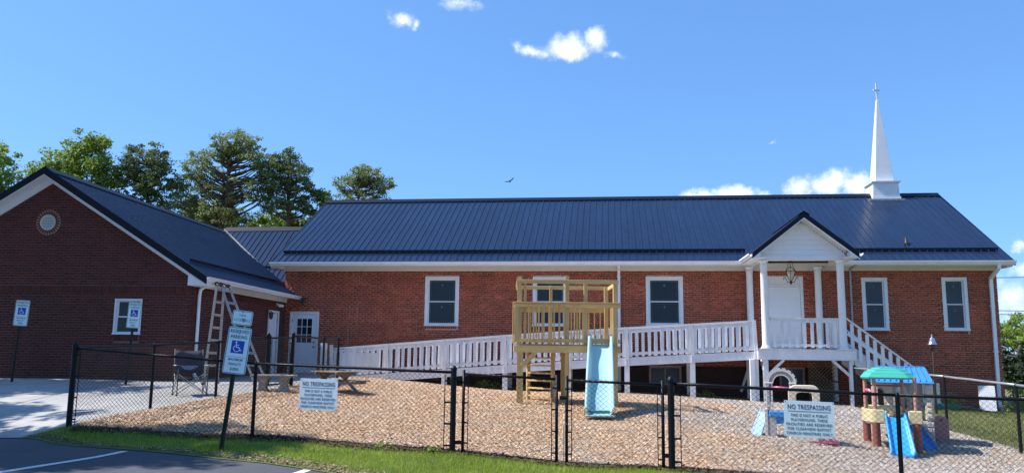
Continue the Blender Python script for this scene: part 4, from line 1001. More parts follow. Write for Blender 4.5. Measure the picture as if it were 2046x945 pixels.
# gates
def gate(name, label, xa, xb, ya=None, yb=None, zt=(1.08, 1.05), zb=(.03, -.02), group=None):
    ya = FL(xa) if ya is None else ya; yb = FL(xb) if yb is None else yb
    base = (xa, ya, h1(xa, ya)); off = (-base[0], -base[1], -base[2]); t = thing(name, label, 'gate', base, 0, group)
    A = lambda z: (xa+off[0], ya+off[1], z+off[2]); B = lambda z: (xb+off[0], yb+off[1], z+off[2])
    MB().tube([A(zt[0]), B(zt[1])], .019, 10).build('top_rail', M['black'], t, smooth=True); MB().tube([A(zb[0]), B(zb[1])], .019, 10).build('bottom_rail', M['black'], t, smooth=True)
    for Q, i in ((A, 0), (B, 1)):
        MB().tube([Q(zb[i]-.02), Q(zt[i]+.06)], .022, 10).build('gate_stile', M['black'], t, smooth=True)
        s = 1 if i == 0 else -1; ex = (xb-xa); 
        e = Vector((xb-xa, yb-ya, 0)).normalized()*.07*s; q = MB(); p = Vector(Q(zb[i]+.03))+e; p2 = Vector(Q(zt[i]-.03))+e; q.tube([p, p2], .006, 6)
        for k in range(4):
            z = zb[i]+.12+(zt[i]-zb[i]-.24)*k/3; c = Vector(Q(z)); q.tube([c-Vector((0,0,.012)), c+Vector((0,0,.012))], .026, 8); q.bar(c, c+e, .01, .02, (0,1,0))
        q.build('tension_bar', M['black'], t, kind='stuff')
    mesh_fabric('wire_mesh', M['wire'], t, (xa, ya-.02), (xb, yb-.02), zb[0]-.01, zb[1]-.01, zt[0]+.01, zt[1]+.01, off=off)
    return t, off
g1, og = gate('playground_gate', 'left leaf of the black chain-link double gate in front of the play tower ladder', -2.08, -.74, zt=(1.10, 1.05), zb=(.02, -.07), group='leaves of the double gate')
hb = MB()
for z in (.12, 1.0): hb.box(-2.20+og[0], -2.07+og[0], FL(-2.1)-.02+og[1], FL(-2.1)+.02+og[1], z+og[2], z+.05+og[2])
hb.build('hinge', M['black'], g1, kind='stuff')
g2, og = gate('playground_gate', 'right leaf of the black chain-link double gate in front of the blue-green slide', -.60, .70, zt=(1.04, 1.00), zb=(-.075, -.10), group='leaves of the double gate')
hb = MB()
for z in (.05, .92): hb.box(.69+og[0], .80+og[0], FL(.75)-.02+og[1], FL(.75)+.02+og[1], z+og[2], z+.05+og[2])
hb.build('hinge', M['black'], g2, kind='stuff')
x, y = -.64, FL(-.64)-.03
MB().tube([(x+og[0], y+og[1], -.1+og[2]), (x+og[0], y+og[1], .42+og[2]), (x+.02+og[0], y+og[1], .46+og[2]), (x+.045+og[0], y+og[1], .44+og[2])], .007, 6).build('drop_rod', M['galv'], g2)
MB().tube([(x-.06+og[0], y+.03+og[1], .80+og[2]), (x+.06+og[0], y+.03+og[1], .80+og[2])], .03, 10).build('latch', M['black'], g2)
gate('side_gate', 'narrow black chain-link gate in the side fence near the wing door', -7.60, -7.45, 17.52, 18.38, zt=(1.68, 1.70), zb=(.64, .66))

# ------------------------------------------------------------------ signs
def text(s, size, m, parent, loc, name='lettering', width=None, bold=0.0, rz=0):
    c = bpy.data.curves.new(name, 'FONT'); c.body = s; c.size = size; c.align_x = 'CENTER'; c.align_y = 'CENTER'; c.offset = bold; c.resolution_u = 3
    c.extrude = 0.0006; c.space_character = 1.12
    o = bpy.data.objects.new(name, c); COL.objects.link(o)
    bpy.context.view_layer.update(); dg = bpy.context.evaluated_depsgraph_get(); me = bpy.data.meshes.new_from_object(o.evaluated_get(dg)); bpy.data.objects.remove(o)
    w = max(v.co.x for v in me.vertices)-min(v.co.x for v in me.vertices)
    if width: me.transform(Matrix.Diagonal((width/w, 1, 1, 1)))
    me.materials.clear(); me.materials.append(m)
    return link(name, me, parent, loc=loc, rot=(R(90), 0, rz))
def rrect(w, h, r, n=5):
    P = []
    for cx_, cz_, a0 in ((w/2-r, h/2-r, 0), (-w/2+r, h/2-r, 90), (-w/2+r, -h/2+r, 180), (w/2-r, -h/2+r, 270)):
        P += [(cx_+r*math.cos(R(a0+90*k/n)), cz_+r*math.sin(R(a0+90*k/n))) for k in range(n+1)]
    return P
def frame_plate(w, h, r, t, y):
    a, b = rrect(w, h, r), rrect(w-2*t, h-2*t, max(r-t, .003)); n = len(a)
    return MB().add([(p[0], y, p[1]) for p in a+b], [(i, (i+1) % n, (i+1) % n+n, i+n) for i in range(n)])
def up(mb, z): mb.v = [(a, b, c+z) for a, b, c in mb.v]; return mb
def disabled_symbol(parent, z, s, y):
    m = MB()
    m.lathe([(.0, 0), (.0, 0)], (0,0,0), 3) if False else None
    def disc(cx_, cz_, r, n=14): m.add([(cx_+r*math.cos(2*math.pi*k/n), y, cz_+r*math.sin(2*math.pi*k/n)) for k in range(n)], [tuple(range(n))])
    def stroke(pts, w):
        for (x0_, z0_), (x1_, z1_) in zip(pts[:-1], pts[1:]):
            d = Vector((x1_-x0_, z1_-z0_)); d.normalize(); q = Vector((-d.y, d.x))*w/2; ex = d*w*.25
            m.add([(x0_-ex.x+q.x, y, z0_-ex.y+q.y), (x1_+ex.x+q.x, y, z1_+ex.y+q.y), (x1_+ex.x-q.x, y, z1_+ex.y-q.y), (x0_-ex.x-q.x, y, z0_-ex.y-q.y)], [(0,1,2,3)])
    disc(-.14*s, z+.34*s, .075*s)
    stroke([(-.13*s, z+.22*s), (-.10*s, z-.06*s), (.14*s, z-.06*s), (.24*s, z-.30*s), (.33*s, z-.26*s)], .07*s)
    stroke([(-.12*s, z+.12*s), (.08*s, z+.12*s)], .06*s)
    stroke([(-.05*s+.25*s*math.cos(R(a)), z-.15*s+.25*s*math.sin(R(a))) for a in range(125, 375, 20)], .055*s)
    return m.build('wheelchair_symbol', M['sign_white'], parent)
M['wear'] = mat('sign_wear', (0.3, 0.36, 0.38), 0.6, 0.4, 30)
M['sign_aqua'] = mat('sign_aqua_white', (0.70, 0.82, 0.86), 0.35, 0.06, 3)
def reserved_sign(name, label, loc, zsign, tilt, rotz, van=False, group=None, post_top=None):
    t = thing(name, label, 'sign', loc, rotz, group)
    t.rotation_euler = (R(tilt[0]), R(tilt[1]), R(rotz))
    zc = zsign
    top = (zc+.61/2-.02) if not van else zc+.305+.22
    p = MB(); p.prism([(-.030,.0),(-.018,-.0),(-.014,.022),(.014,.022),(.018,.0),(.030,.0),(.030,.004),(.021,.004),(.017,.028),(-.017,.028),(-.021,.004),(-.030,.004)], -.25, top, 'z')
    p.build('post', M['sign_post'], t)
    bd = up(MB().prism(rrect(.305, .61, .03), -.012, -.008), zc).build('sign_panel', M['sign_aqua'], t)
    up(frame_plate(.293, .598, .026, .009, -.0135), zc).build('sign_border', M['sign_green'], bd)
    text('RESERVED', .062, M['sign_green'], bd, (0, -.0136, zc+.245), width=.245, bold=.0016); text('PARKING', .062, M['sign_green'], bd, (0, -.0136, zc+.175), width=.215, bold=.0016)
    up(MB().prism(rrect(.168, .165, .006), -.0135, -.0125), zc+.045).build('symbol_panel', M['sign_blue'], bd)
    disabled_symbol(bd, zc+.05, .165, -.0142)
    MB().box(-.13, .13, -.0137, -.0122, zc-.088, zc-.084).build('rule_line', M['sign_green'], bd)
    text('MAXIMUM', .044, M['sign_green'], bd, (0, -.0136, zc-.122), width=.185, bold=.001); text('PENALTY', .044, M['sign_green'], bd, (0, -.0136, zc-.182), width=.165, bold=.001); text('$250', .050, M['sign_green'], bd, (0, -.0136, zc-.245), width=.11, bold=.0012)
    for zz in (zc+.22, zc-.24): MB().tube([(0, -.0124, zz), (0, -.017, zz)], .007, 8).build('bolt', M['iron'], t)
    if van:
        z2 = zc+.305+.022+.10
        v = up(MB().prism(rrect(.27, .195, .03), -.012, -.008), z2).build('sign_panel', M['sign_aqua'], t); v['label'] = 'small worn van accessible plate'
        up(frame_plate(.258, .183, .026, .008, -.0135), z2).build('sign_border', M['sign_green'], v)
        text('VAN', .046, M['sign_green'], v, (0, -.0136, z2+.032), width=.085); text('ACCESSIBLE', .046, M['sign_green'], v, (0, -.0136, z2-.03), width=.215)
        MB().tube([(0, -.0124, z2+.075), (0, -.018, z2+.075)], .008, 8).build('bolt', M['iron'], t); MB().box(-.07, .06, -.0134, -.0126, z2-.105, z2-.098).build('bracket', M['iron'], t)
        up(MB().prism([(-.005,.0),(.035,.01),(.05,-.03),(.02,-.05),(.0,-.02)], -.0139, -.0134), z2-.01).build('scratch', M['wear'], v)
    return t
x, y = -5.44, 11.06; reserved_sign('reserved_parking_sign', 'leaning reserved parking sign with small van accessible plate above, in the grass strip', (x, y, h1(x, y)), 1.445/1.085-.03, (0, 6.0), 8, van=True).scale = (1.085,)*3
x, y = -14.0, 17.72; reserved_sign('reserved_parking_sign', 'leftmost reserved parking sign, standing before the plain brick of the wing', (x, y, h1(x, y)), 2.22-h1(x, y), (0, 2.5), 20, group='reserved parking signs before the wing')
x, y = -11.34, 18.06; reserved_sign('reserved_parking_sign', 'reserved parking sign standing in front of the small wing window', (x, y, h1(x, y)), 2.20-h1(x, y), (0, 2.5), 12, group='reserved parking signs before the wing')
def nt_sign(label, c, tilt, rz):
    t = thing('no_trespassing_sign', label, 'sign', c, 0); t.rotation_euler = (0, R(tilt), R(rz))
    b = MB().prism(rrect(.61, .455, .012), -.006, 0).build('sign_panel', M['sign_white'], t)
    text('NO TRESPASSING', .085, M['sign_text'], b, (0, -.0074, .148), width=.52, bold=.0004)
    MB().box(-.26, .26, -.0078, -.0062, .094, .099).build('underline', M['sign_text'], b)
    for i, (s, w) in enumerate((('THIS IS NOT A PUBLIC', .45), ('PLAYGROUND, THESE', .44), ('FACILITIES ARE RESERVED', .555), ('FOR CLEARVIEW BAPTIST', .525), ('CHURCH MINISTRIES ONLY', .555))):
        text(s, .050, M['sign_text'], b, (0, -.0074, .045-.0565*i), width=w)
    for i in (-1, 1):
        for j in (-1, 1): MB().tube([(i*.29, .012, j*.213), (i*.29, -.010, j*.213)], .006, 6).build('wire_tie', M['iron'], t)
nt_sign('white no trespassing sign wired to the left front fence before the picnic table', (-4.30, FL(-4.30)-.055, .765), 1.2, -6.3)
nt_sign('white no trespassing sign wired to the right front fence before the beige toy arch', (2.535, FL(2.535)-.055, .605), 1.4, -6.3)

# ------------------------------------------------------------------ play tower
TW = (-1.9, 17.2); T0 = h1(*TW)-.02
tw = thing('play_tower', 'raised wooden play tower of yellow treated pine with a blue-green slide and ladder', 'play tower', (TW[0], TW[1], T0), 7.0)
def L_(z): return z - T0
def tb(name, *b, m='pine', bevel=.003): return MB().box(*b).build(name, M[m], tw, bevel=bevel)
zc0, zc1 = L_(2.455), L_(2.49)
D_ = 1.35   # depth of the deck
# posts (x, y, width, bottom, top)
for x, y, w, zb, zt in ((.0, .0, .135, -.2, 1.13), (-.02, .0, .095, 1.131, L_(3.04)), (.10, .03, .06, 1.30, L_(2.90)), (1.0, .0, .092, -.2, L_(3.05)), (1.40, .0, .078, 1.26, L_(2.90)), (2.035, .0, .088, -.2, L_(2.96)),
                        (0.0, D_, .09, -.2, L_(2.96)), (.72, D_, .07, 1.3, L_(2.93)), (1.0, D_, .09, -.2, 1.2), (2.0, D_, .09, -.2, L_(2.94))):
    tb('post', x-w/2, x+w/2, y-w/2+.04, y+w/2+.04, zb, zt)
tb('top_rail', -.09, 2.10, -.045, -.008, L_(2.89), L_(2.975), m='pine_x'); tb('top_rail', .05, 2.02, D_+.09, D_+.125, L_(2.88), L_(2.96), m='pine_x')
for x in (-.075, 2.05): tb('side_top_rail', x-.018, x+.018, -.006, D_+.088, L_(2.86), L_(2.94))
tb('cap_rail', -.15, 2.12, -.10, .07, L_(2.462), L_(2.492), m='pine_x'); tb('rail', -.12, 2.10, -.055, -.012, L_(2.385), L_(2.460), m='pine_x')
tb('rail', -.10, 1.44, -.050, -.012, L_(1.64), L_(1.715), m='pine_x')
for i in range(11):
    x = .175+.1085*i
    if abs(x-1.0) < .06: continue
    tb('baluster', x-.016, x+.016, -.082, -.056, L_(1.62), L_(2.43))
for k, x in enumerate((-.12, 2.115)):
    tb('side_rail', x-.02, x+.02, -.0, D_+.05, L_(2.385), L_(2.46)); tb('side_cap_rail', x-.05, x+.05, .071, D_+.1, L_(2.462), L_(2.49)); tb('side_rail', x-.02, x+.02, .0, D_+.05, L_(1.64), L_(1.715))
    for i in range(8): y = .12+.155*i; tb('baluster', x-.045, x-.021, y, y+.035, L_(1.62), L_(2.44))
tb('corner_board', -.13, -.03, -.075, -.046, L_(1.66), L_(2.384))
tb('rear_cap_rail', -.05, 2.10, D_+.06, D_+.16, L_(2.47), L_(2.50), m='pine_x'); tb('rear_rail', .0, 2.06, D_+.085, D_+.125, L_(2.35), L_(2.469), m='pine_x'); tb('rear_rail', .0, 2.06, D_+.085, D_+.12, L_(1.66), L_(1.73), m='pine_x')
for i in range(14):
    x = .12+.135*i
    if 0.62 < x < .8: continue
    tb('baluster', x-.015, x+.015, D_+.126, D_+.15, L_(1.64), L_(2.42))
tb('beam', -.135, 1.445, -.052, -.012, 1.105, 1.25, m='pine_x'); tb('beam', 1.97, 2.13, -.052, -.012, 1.105, 1.25, m='pine_x'); tb('beam', -.05, 2.08, D_+.086, D_+.124, 1.105, 1.25, m='pine_x')
for x in (-.115, 2.1): tb('side_beam', x-.02, x+.02, -.01, D_+.085, 1.108, 1.248)
for k in range(10): y = -.008+.142*k; tb('deck_board', -.09, 2.075, y, y+.135, 1.252, 1.285, m='pine_x')
for x in (.5, 1.0, 1.55): tb('joist', x-.02, x+.02, .0, D_+.08, 1.11, 1.25)
MB().bar((.03, -.03, .80), (.34, -.03, 1.12), .035, .10, (0,1,0)).build('brace', M['pine'], tw, bevel=.003)
tb('board', 1.50, 1.93, .05, .085, L_(1.62), L_(1.73), m='pine_x')
# ladder set obliquely below the hatch
lg = MB(); la0, la1 = Vector((.20, 1.05, 0)), Vector((.72, .42, 0))
for p in (la0, la1): MB().bar(p+Vector((0,0,-.02)), p+Vector((0,0,1.12)), .05, .085, (la1-la0)).build('ladder_rail', M['pine'], tw, bevel=.003)
for k in range(6):
    z = .16+.165*k; MB().bar(la0+Vector((0,0,z)), la1+Vector((0,0,z)), .07, .035, (0,0,1) if False else (la1-la0).cross(Vector((0,0,1)))).build('ladder_rung', M['pine_x'], tw, bevel=.003)
MB().box(la1.x-.06, la1.x+.06, la1.y-.06, la1.y+.06, -.03, .03).build('ladder_foot', M['galv'], tw)
# screws in beams
sc = MB()
for x in (-.05, 1.0, 2.04, .02):
    for z in (1.14, 1.21): sc.tube([(x, -.054, z), (x, -.0505, z)], .006, 6)
for x in (0, 1.0, 2.03):
    for z in (L_(2.91), L_(2.95)): sc.tube([(x, -.048, z), (x, -.044, z)], .005, 6)
sc.build('screw', M['iron'], tw, kind='stuff')
# slide: moulded chute with rounded side walls and a curved run-out
M['slide'] = mat('pale_aqua_plastic', (0.33, 0.52, 0.53), 0.35, 0.06, 2, spec=0.5)
prof = []
def sprof(w, h): return [(-w/2, -.02), (-w/2, h), (-w/2+.018, h+.018), (-w/2+.045, h+.018), (-w/2+.062, h-.01), (-w/2+.075, .03), (-w/2+.11, .0), (w/2-.11, .0), (w/2-.075, .03), (w/2-.062, h-.01), (w/2-.045, h+.018), (w/2-.018, h+.018), (w/2, h), (w/2, -.02)]
cxs = 1.715; path = []
top = Vector((0, -.02, L_(1.60))); n = 26; gz = -.12
for i in range(n+1):
    t = i/n; y = -.02-2.02*t
    z = L_(1.60) + (L_(.30)-L_(1.60))*(1-(1-min(t/.88, 1))**1.25 if False else min(t/.9, 1)**1.08)
    if t > .84: z = max(z, L_(.285)) if t < .93 else L_(.285)-.02*(t-.93)
    path.append((y, z))
for q in (2,): pass
sl_ = MB(); rows = []
for i, (y, z) in enumerate(path):
    w = .52 + .06*i/n; h = (.25-.11*i/n + .02*math.sin(i*.6)) if i < n-3 else .12
    if i < 2: h = .20
    rows.append([(cxs+px+.246*y*.5, y, z+pz_) for px, pz_ in sprof(w, h)])
m_ = len(rows[0]); vs = [p for r_ in rows for p in r_]
vs2 = [(p[0], p[1], p[2]-.012) for p in vs]
fs = [(i*m_+k, i*m_+k+1, (i+1)*m_+k+1, (i+1)*m_+k) for i in range(n) for k in range(m_-1)]
o = sl_.add(vs, fs).build('slide', M['slide'], tw, smooth=True)
md = o.modifiers.new('thick', 'SOLIDIFY'); md.thickness = .012; md.offset = -1
fy = path[-1][0]
cxs = cxs+.246*fy*.5
MB().prism([(cxs-.275,-.02+gz*0-.05),(cxs+.275,-.02-.05),(cxs+.275,L_(.285)-.0),(cxs-.275,L_(.285)-.0)], fy-.02, fy+.06).build('slide_foot', M['slide'], o, bevel=.01)
MB().box(cxs-.22, cxs+.22, fy+.16, fy+.20, L_(.285)+.01, L_(.285)+.075).build('slide_lip', mat('teal_plastic', (.06,.22,.20), .4), o, bevel=.01)

# ------------------------------------------------------------------ furniture
bx, by = -7.31, 17.15; b0 = h1(bx, by)
be = thing('concrete_bench', 'weathered concrete garden bench with slab seat beside the wing side fence', 'bench', (bx, by, b0), 9); be.scale = (.95, .95, .84)
q = MB(); seat = [( -.50+.0, -.16), (.50, -.20), (.51, .14), (-.50, .18)]; q.prism(seat, .385, .445, 'z'); q.build('seat', M['stone'], be, bevel=.012)
for s in (-1, 1):
    q = MB(); vs = []; pr = [(.17,.0),(.17,.05),(.12,.09),(.105,.2),(.13,.31),(.17,.383)]
    for w, z in pr: vs += [(s*.24-w*.75, -.12, z), (s*.24+w*.75, -.12, z), (s*.24+w*.75, .10, z), (s*.24-w*.75, .10, z)]
    fs = [(0,3,2,1)] + [(4*i+k, 4*i+(k+1) % 4, 4*i+4+(k+1) % 4, 4*i+4+k) for i in range(len(pr)-1) for k in range(4)] + [tuple(4*(len(pr)-1)+k for k in range(4))]
    q.add(vs, fs).build('bench_leg', M['stone'], be, bevel=.008)
tx, ty = -6.15, 17.75; t0 = h1(tx, ty)
pt = thing('picnic_table', 'weathered grey wooden picnic table with attached benches behind the left no trespassing sign', 'picnic table', (tx, ty, t0), -38); pt.scale = (.68, .72, .66)
for i in range(5):
    y = -.36+.147*i; o = MB().box(-.82 + rnd.uniform(-.02,.02), .82+rnd.uniform(-.02,.02), y, y+.138, .70, .738).build('tabletop_board', M['old_wood'], pt, bevel=.004)
for s in (-1, 1):
    for k in (0, 1): y = s*.66-.14+.145*k; MB().box(-.82+.02*k, .84, y, y+.135, .40, .438).build('bench_board', M['old_wood'], pt, bevel=.004)
for x in (-.62, .62):
    for s in (-1, 1): MB().bar((x, -s*.22, .70), (x, s*.52, .0), .038, .10, (1,0,0)).build('leg', M['old_wood'], pt, bevel=.003)
    MB().box(x+.022, x+.06, -.74, .74, .31, .398).build('cross_beam', M['old_wood'], pt); MB().box(x+.022, x+.06, -.36, .36, .61, .698).build('cross_beam', M['old_wood'], pt)
# folding camp chair
cxp, cyp = -8.68, 16.1; c0 = h1(cxp, cyp)
cc_ = thing('camp_chair', 'folding camp chair with black and grey fabric on the pavement before the ladder', 'chair', (cxp, cyp, c0), 38)
M['canvas'] = mat('dark_canvas', (0.035, 0.04, 0.055), 0.9, 0.25, 20); M['canvas2'] = mat('grey_canvas', (0.28, 0.32, 0.42), 0.9, 0.2, 20)
def sheet(m, name, P, mm, th=.008):
    o = MB().add(P, [(i*m+k, i*m+k+1, (i+1)*m+k+1, (i+1)*m+k) for i in range(len(P)//m-1) for k in range(m-1)]).build(name, mm, cc_, smooth=True)
    md = o.modifiers.new('thick', 'SOLIDIFY'); md.thickness = th; return o
P = []; 
for j in range(6):
    t = j/5; z = .46+.46*t; yb = .18+.16*t
    for i in range(7): u = i/6*2-1; P.append((u*.27, yb+.05*(1-u*u), z - .02*(1-u*u)))
sheet(7, 'backrest', P, M['canvas'])
MB().box(-.17, .17, .245, .252, .50, .60).build('back_panel', M['canvas2'], cc_)
P = []
for j in range(6):
    t = j/5; y = -.26+.46*t
    for i in range(7): u = i/6*2-1; P.append((u*.26, y, .43-.06*(1-u*u)-.03*t))
sheet(7, 'seat', P, M['canvas'])
for s in (-1, 1):
    P = []
    for j in range(4):
        y = -.30+.42*j/3
        for i in range(3): P.append((s*.31+(i-1)*.04, y, .62-.008*(i != 1)))
    sheet(3, 'armrest', P, M['canvas2'])
    MB().tube([(s*.29, -.28, 0), (s*.29, -.28, .62)], .011, 8).build('leg', M['iron'], cc_, smooth=True)
    MB().tube([(s*.30, .22, 0), (s*.29, .20, .45), (s*.28, .36, .94)], .011, 8).build('leg', M['iron'], cc_, smooth=True)
    MB().tube([(s*.29, -.28, .04), (-s*.29, -.27, .44)], .009, 6).build('brace', M['galv'], cc_); MB().tube([(s*.30, .22, .04), (-s*.29, .20, .42)], .009, 6).build('brace', M['galv'], cc_)
    MB().tube([(s*.29, -.28, .04), (s*.29, .20, .44)], .009, 6).build('brace', M['galv'], cc_); MB().tube([(s*.30, .22, .04), (s*.29, -.27, .44)], .009, 6).build('brace', M['galv'], cc_)
    for y in (-.28, .22): MB().tube([(s*.295, y, -.0), (s*.295, y, .03)], .022, 8).build('rubber_foot', M['iron'], cc_)
# aluminium step ladder leaning open by the wing
ldr = thing('folding_ladder', 'open aluminium folding ladder standing on the pavement beside the wing downspout', 'ladder', (-9.1, 18.4, h1(-9.1, 18.4)))
lo = Vector((-9.1, 18.4, h1(-9.1, 18.4)))
def rails(A1, T1, A2, T2, n, nm):
    A1, T1, A2, T2 = map(Vector, (A1, T1, A2, T2))
    for a, t in ((A1, T1), (A2, T2)):
        d = (a-t); a = t + d*((t.z-h1(a.x, a.y))/(t.z-a.z))
        MB().bar(a-lo, t-lo, .028, .06, (A2-A1)).build('ladder_rail', M['alu'], ldr, bevel=.003)
        MB().bar(a-lo, a-lo+Vector((0,0,.05)), .045, .09, (A2-A1)).build('rubber_foot', M['iron'], ldr)
    for k in range(n):
        t = (k+.6)/n; MB().bar(A1+(T1-A1)*t-lo, A2+(T2-A2)*t-lo, .055, .028, (T1-A1)).build('ladder_rung', M['alu'], ldr, bevel=.003)
rails((-9.50,18.26,.86), (-9.12,17.85,2.93), (-9.40,18.72,.85), (-9.12,18.20,2.92), 7, 'a')
rails((-8.43,18.38,.90), (-9.05,17.90,2.90), (-8.27,18.72,.86), (-9.02,18.24,2.90), 7, 'b')
for y in (17.87, 18.22): MB().tube([(-9.14-lo.x, y-.03-lo.y, 2.93-lo.z), (-9.14-lo.x, y+.03-lo.y, 2.93-lo.z)], .05, 12).build('hinge', M['iron'], ldr); MB().tube([(-9.03-lo.x, y-.03-lo.y, 2.91-lo.z), (-9.03-lo.x, y+.03-lo.y, 2.91-lo.z)], .045, 12).build('hinge', M['iron'], ldr)
MB().box(-9.16-lo.x, -9.02-lo.x, 17.84-lo.y, 17.9-lo.y, 2.94-lo.z, 2.965-lo.z).build('red_tag', mat('red_plastic', (.4,.03,.02), .5), ldr)
# dinner bell on a post
bl = thing('post_bell', 'silver bell on a rusty pole in front of the right-hand church windows', 'bell', (8.55, 22.9, h1(8.55, 22.9)))
z0 = 1.76-h1(8.55, 22.9)
MB().tube([(0,0,-.2),(0.01,0,z0-.05),(0,0,z0)], [.028,.024,.024], 8).build('pole', mat('rusty_iron', (.10,.055,.03), .8, .3, 20), bl, smooth=True)
MB().tube([(-.07,0,z0-.12),(.03,0,z0-.10)], .025, 8).build('bracket', M['iron'], bl); MB().tube([(0,0,z0-.02),(.06,0,z0-.0)], .018, 8).build('clapper_arm', M['iron'], bl)
smooth_by_angle(MB().lathe([(.0,.21),(.02,.205),(.03,.18),(.055,.165),(.07,.13),(.08,.08),(.095,.04),(.125,.01),(.128,.0),(.118,-.003),(.10,.0)], (0,0,z0), 20).build('bell', mat('polished_steel', (.62,.62,.64), .18, .1, 6, metal=.9), bl)) if True else None
MB().lathe([(.012,.20),(.022,.22),(.015,.25),(.004,.265)], (0,0,z0), 10).build('finial', M['galv'], bl)
# white board leaning on the foundation
wb = thing('white_board', 'white plastic panel leaning on the church wall beside the right downspout', 'board', (11.1, 25.8, h1(11.1, 25.8)-.05), 0)
wb.rotation_euler = (R(-14), 0, R(-16)); o = MB().prism(rrect(.44, .82, .03), -.012, .012); up(o, .40).build('panel', mat('bright_white_plastic', (.82,.83,.85), .5), wb, bevel=.004); 
# garden hose
hz = thing('garden_hose', 'tangled green garden hose on the ground by the lawn fence', 'hose', (9.2, 24.6, h1(9.2, 24.6)))
pts = []
for k in range(160):
    a = k*.33; r_ = .30+.06*math.sin(k*.7)+.05*math.sin(k*.23); pts.append((r_*1.9*math.cos(a)+.05*math.sin(k*1.3), r_*.7*math.sin(a), .03+.12*k/160+.03*math.sin(k*.9)))
pts += [(.7,-.1,.1),(.95,-.2,.06),(1.15,-.1,.03)]; MB().tube(pts, .014, 6).build('hose', mat('green_rubber', (.01,.22,.13), .45, .2, 6), hz, smooth=True)
MB().tube([(.0,.3,.05),(.05,.45,.3),(.03,.7,.75),(-.05,1.2,.95)], .013, 6).build('hose_end', mat('green_rubber', (.01,.22,.13), .45, .2, 6), hz, smooth=True)
# utility wires off to the right
for i, (ya, za, zb) in enumerate(((50, 5.95, 7.2), (50, 4.25, 4.5), (50, 4.05, 4.22))):
    o = MB().tube([(15+(120-15)*k/20, ya, za+(zb-za)*k/20*3-.6*math.sin(math.pi*k/20)) for k in range(21)], .02, 5).build('utility_wire', M['black'])
    o['label'] = ('highest utility wire in the sky to the right of the church', 'middle utility wire in the sky to the right of the church', 'lowest utility wire in the sky to the right of the church')[i]; o['category'] = 'wire'; o['group'] = 'utility wires right of the church'
# soaring bird
bd_ = MB(); c = Vector((-7.36, 58.3, 14.0)); 
bd_.add([(-.62,0,.02),(-.45,-.10,-.03),(-.15,-.12,.05),(.0,-.16,.06),(.14,-.10,.10),(.38,-.08,.30),(.55,0,.55),(.42,.10,.33),(.15,.14,.12),(.08,.30,.02),(-.04,.32,.0),(-.12,.14,.06),(-.42,.12,-.02)], [tuple(range(13))])
o = bd_.build('wings', M['bark'] if False else M['canvas']); md = o.modifiers.new('thick', 'SOLIDIFY'); md.thickness = .05
o.name = 'bird'; o.location = c; o.scale = (.6,)*3; o['label'] = 'dark bird soaring in the clear sky above the roof'; o['category'] = 'bird'; 
body = MB(); body.tube([(.0,-.30,.06),(.0,-.2,.06),(.02,.05,.05),(.03,.25,.02)], [.02,.07,.08,.02], 8); body.build('body', M['canvas'], o, smooth=True)
# ------------------------------------------------------------------ plastic play things
def pl(name, c, r=.42): return mat(name, c, r, 0.06, 2.5, 0.15, 40, spec=.45)
M['t_green'] = pl('green_plastic', (.05,.36,.29)); M['t_blue'] = pl('blue_plastic', (.05,.23,.56)); M['t_azure'] = pl('azure_plastic', (.03,.32,.78)); M['t_brown'] = pl('brown_plastic', (.23,.075,.055))
M['t_pink'] = pl('faded_pink_plastic', (.46,.21,.18)); M['t_cream'] = pl('cream_plastic', (.62,.52,.30)); M['t_beige'] = pl('beige_plastic', (.64,.54,.43)); M['t_grey'] = pl('grey_plastic', (.52,.49,.47)); M['t_rose'] = pl('rose_plastic', (.56,.24,.26)); M['t_sky'] = pl('pale_blue_plastic', (.30,.47,.82)); M['t_magenta'] = pl('magenta_plastic', (.62,.10,.22)); M['t_stone'] = pl('grey_stone_plastic', (.42,.39,.38))
def slide_mesh(parent, m, x0, y0, z0, x1, y1, z1, w, h=.10, name='slide', bulge=False):
    """chute from (x0,y0,z0) down to (x1,y1,z1)"""
    a, b = Vector((x0, y0, z0)), Vector((x1, y1, z1)); d = (b-a); hd = Vector((d.x, d.y, 0)).normalized(); sd = Vector((-hd.y, hd.x, 0)); n = 14; rows = []
    for i in range(n+1):
        t = i/n; p = a + d*t; p.z = a.z + d.z*(t**1.15 if t < .95 else 1) ; wv = w*(1+.15*t)/2; hh = h*(1.5 if (bulge and t < .3) else 1)
        for u, v in ((-1, -.0), (-1, hh), (-.86, hh+.01), (-.76, hh*.2), (-.6, 0), (.6, 0), (.76, hh*.2), (.86, hh+.01), (1, hh), (1, -.0)): rows.append(p + sd*u*wv + Vector((0,0,v)))
    k = 10; o = MB().add(rows, [(i*k+j, i*k+j+1, (i+1)*k+j+1, (i+1)*k+j) for i in range(n) for j in range(k-1)]).build(name, m, parent, smooth=True)
    q = o.modifiers.new('thick', 'SOLIDIFY'); q.thickness = .02; return o
# --- climber with green canopy; local x right, y away
cxl, cyl = 4.29, 14.6; g0 = h1(cxl, cyl)-.02
cl = thing('toy_climber', 'toy climber with green canopy, cream platform on brown posts and a bright blue slide', 'play climber', (cxl, cyl, g0), -16)
S = 1609/13.6   # kept for reference: about 118 photo pixels to the metre at this distance
def cp(mb, name, m, **k): return mb.build(name, M[m], cl, **k)
posts = ((.03, .42), (.17, -.02), (.79, -.02), (.62, .55))
for (x, y) in posts[:3]:
    o = cp(MB().lathe([(.075,-.06),(.068,.0),(.064,.40)], (x, y, 0), 16), 'lower_post', 't_brown'); smooth_by_angle(o)
for (x, y) in posts:
    smooth_by_angle(cp(MB().lathe([(.034,.55),(.031,1.16)], (x, y, 0), 12), 'upper_post', 't_pink'))
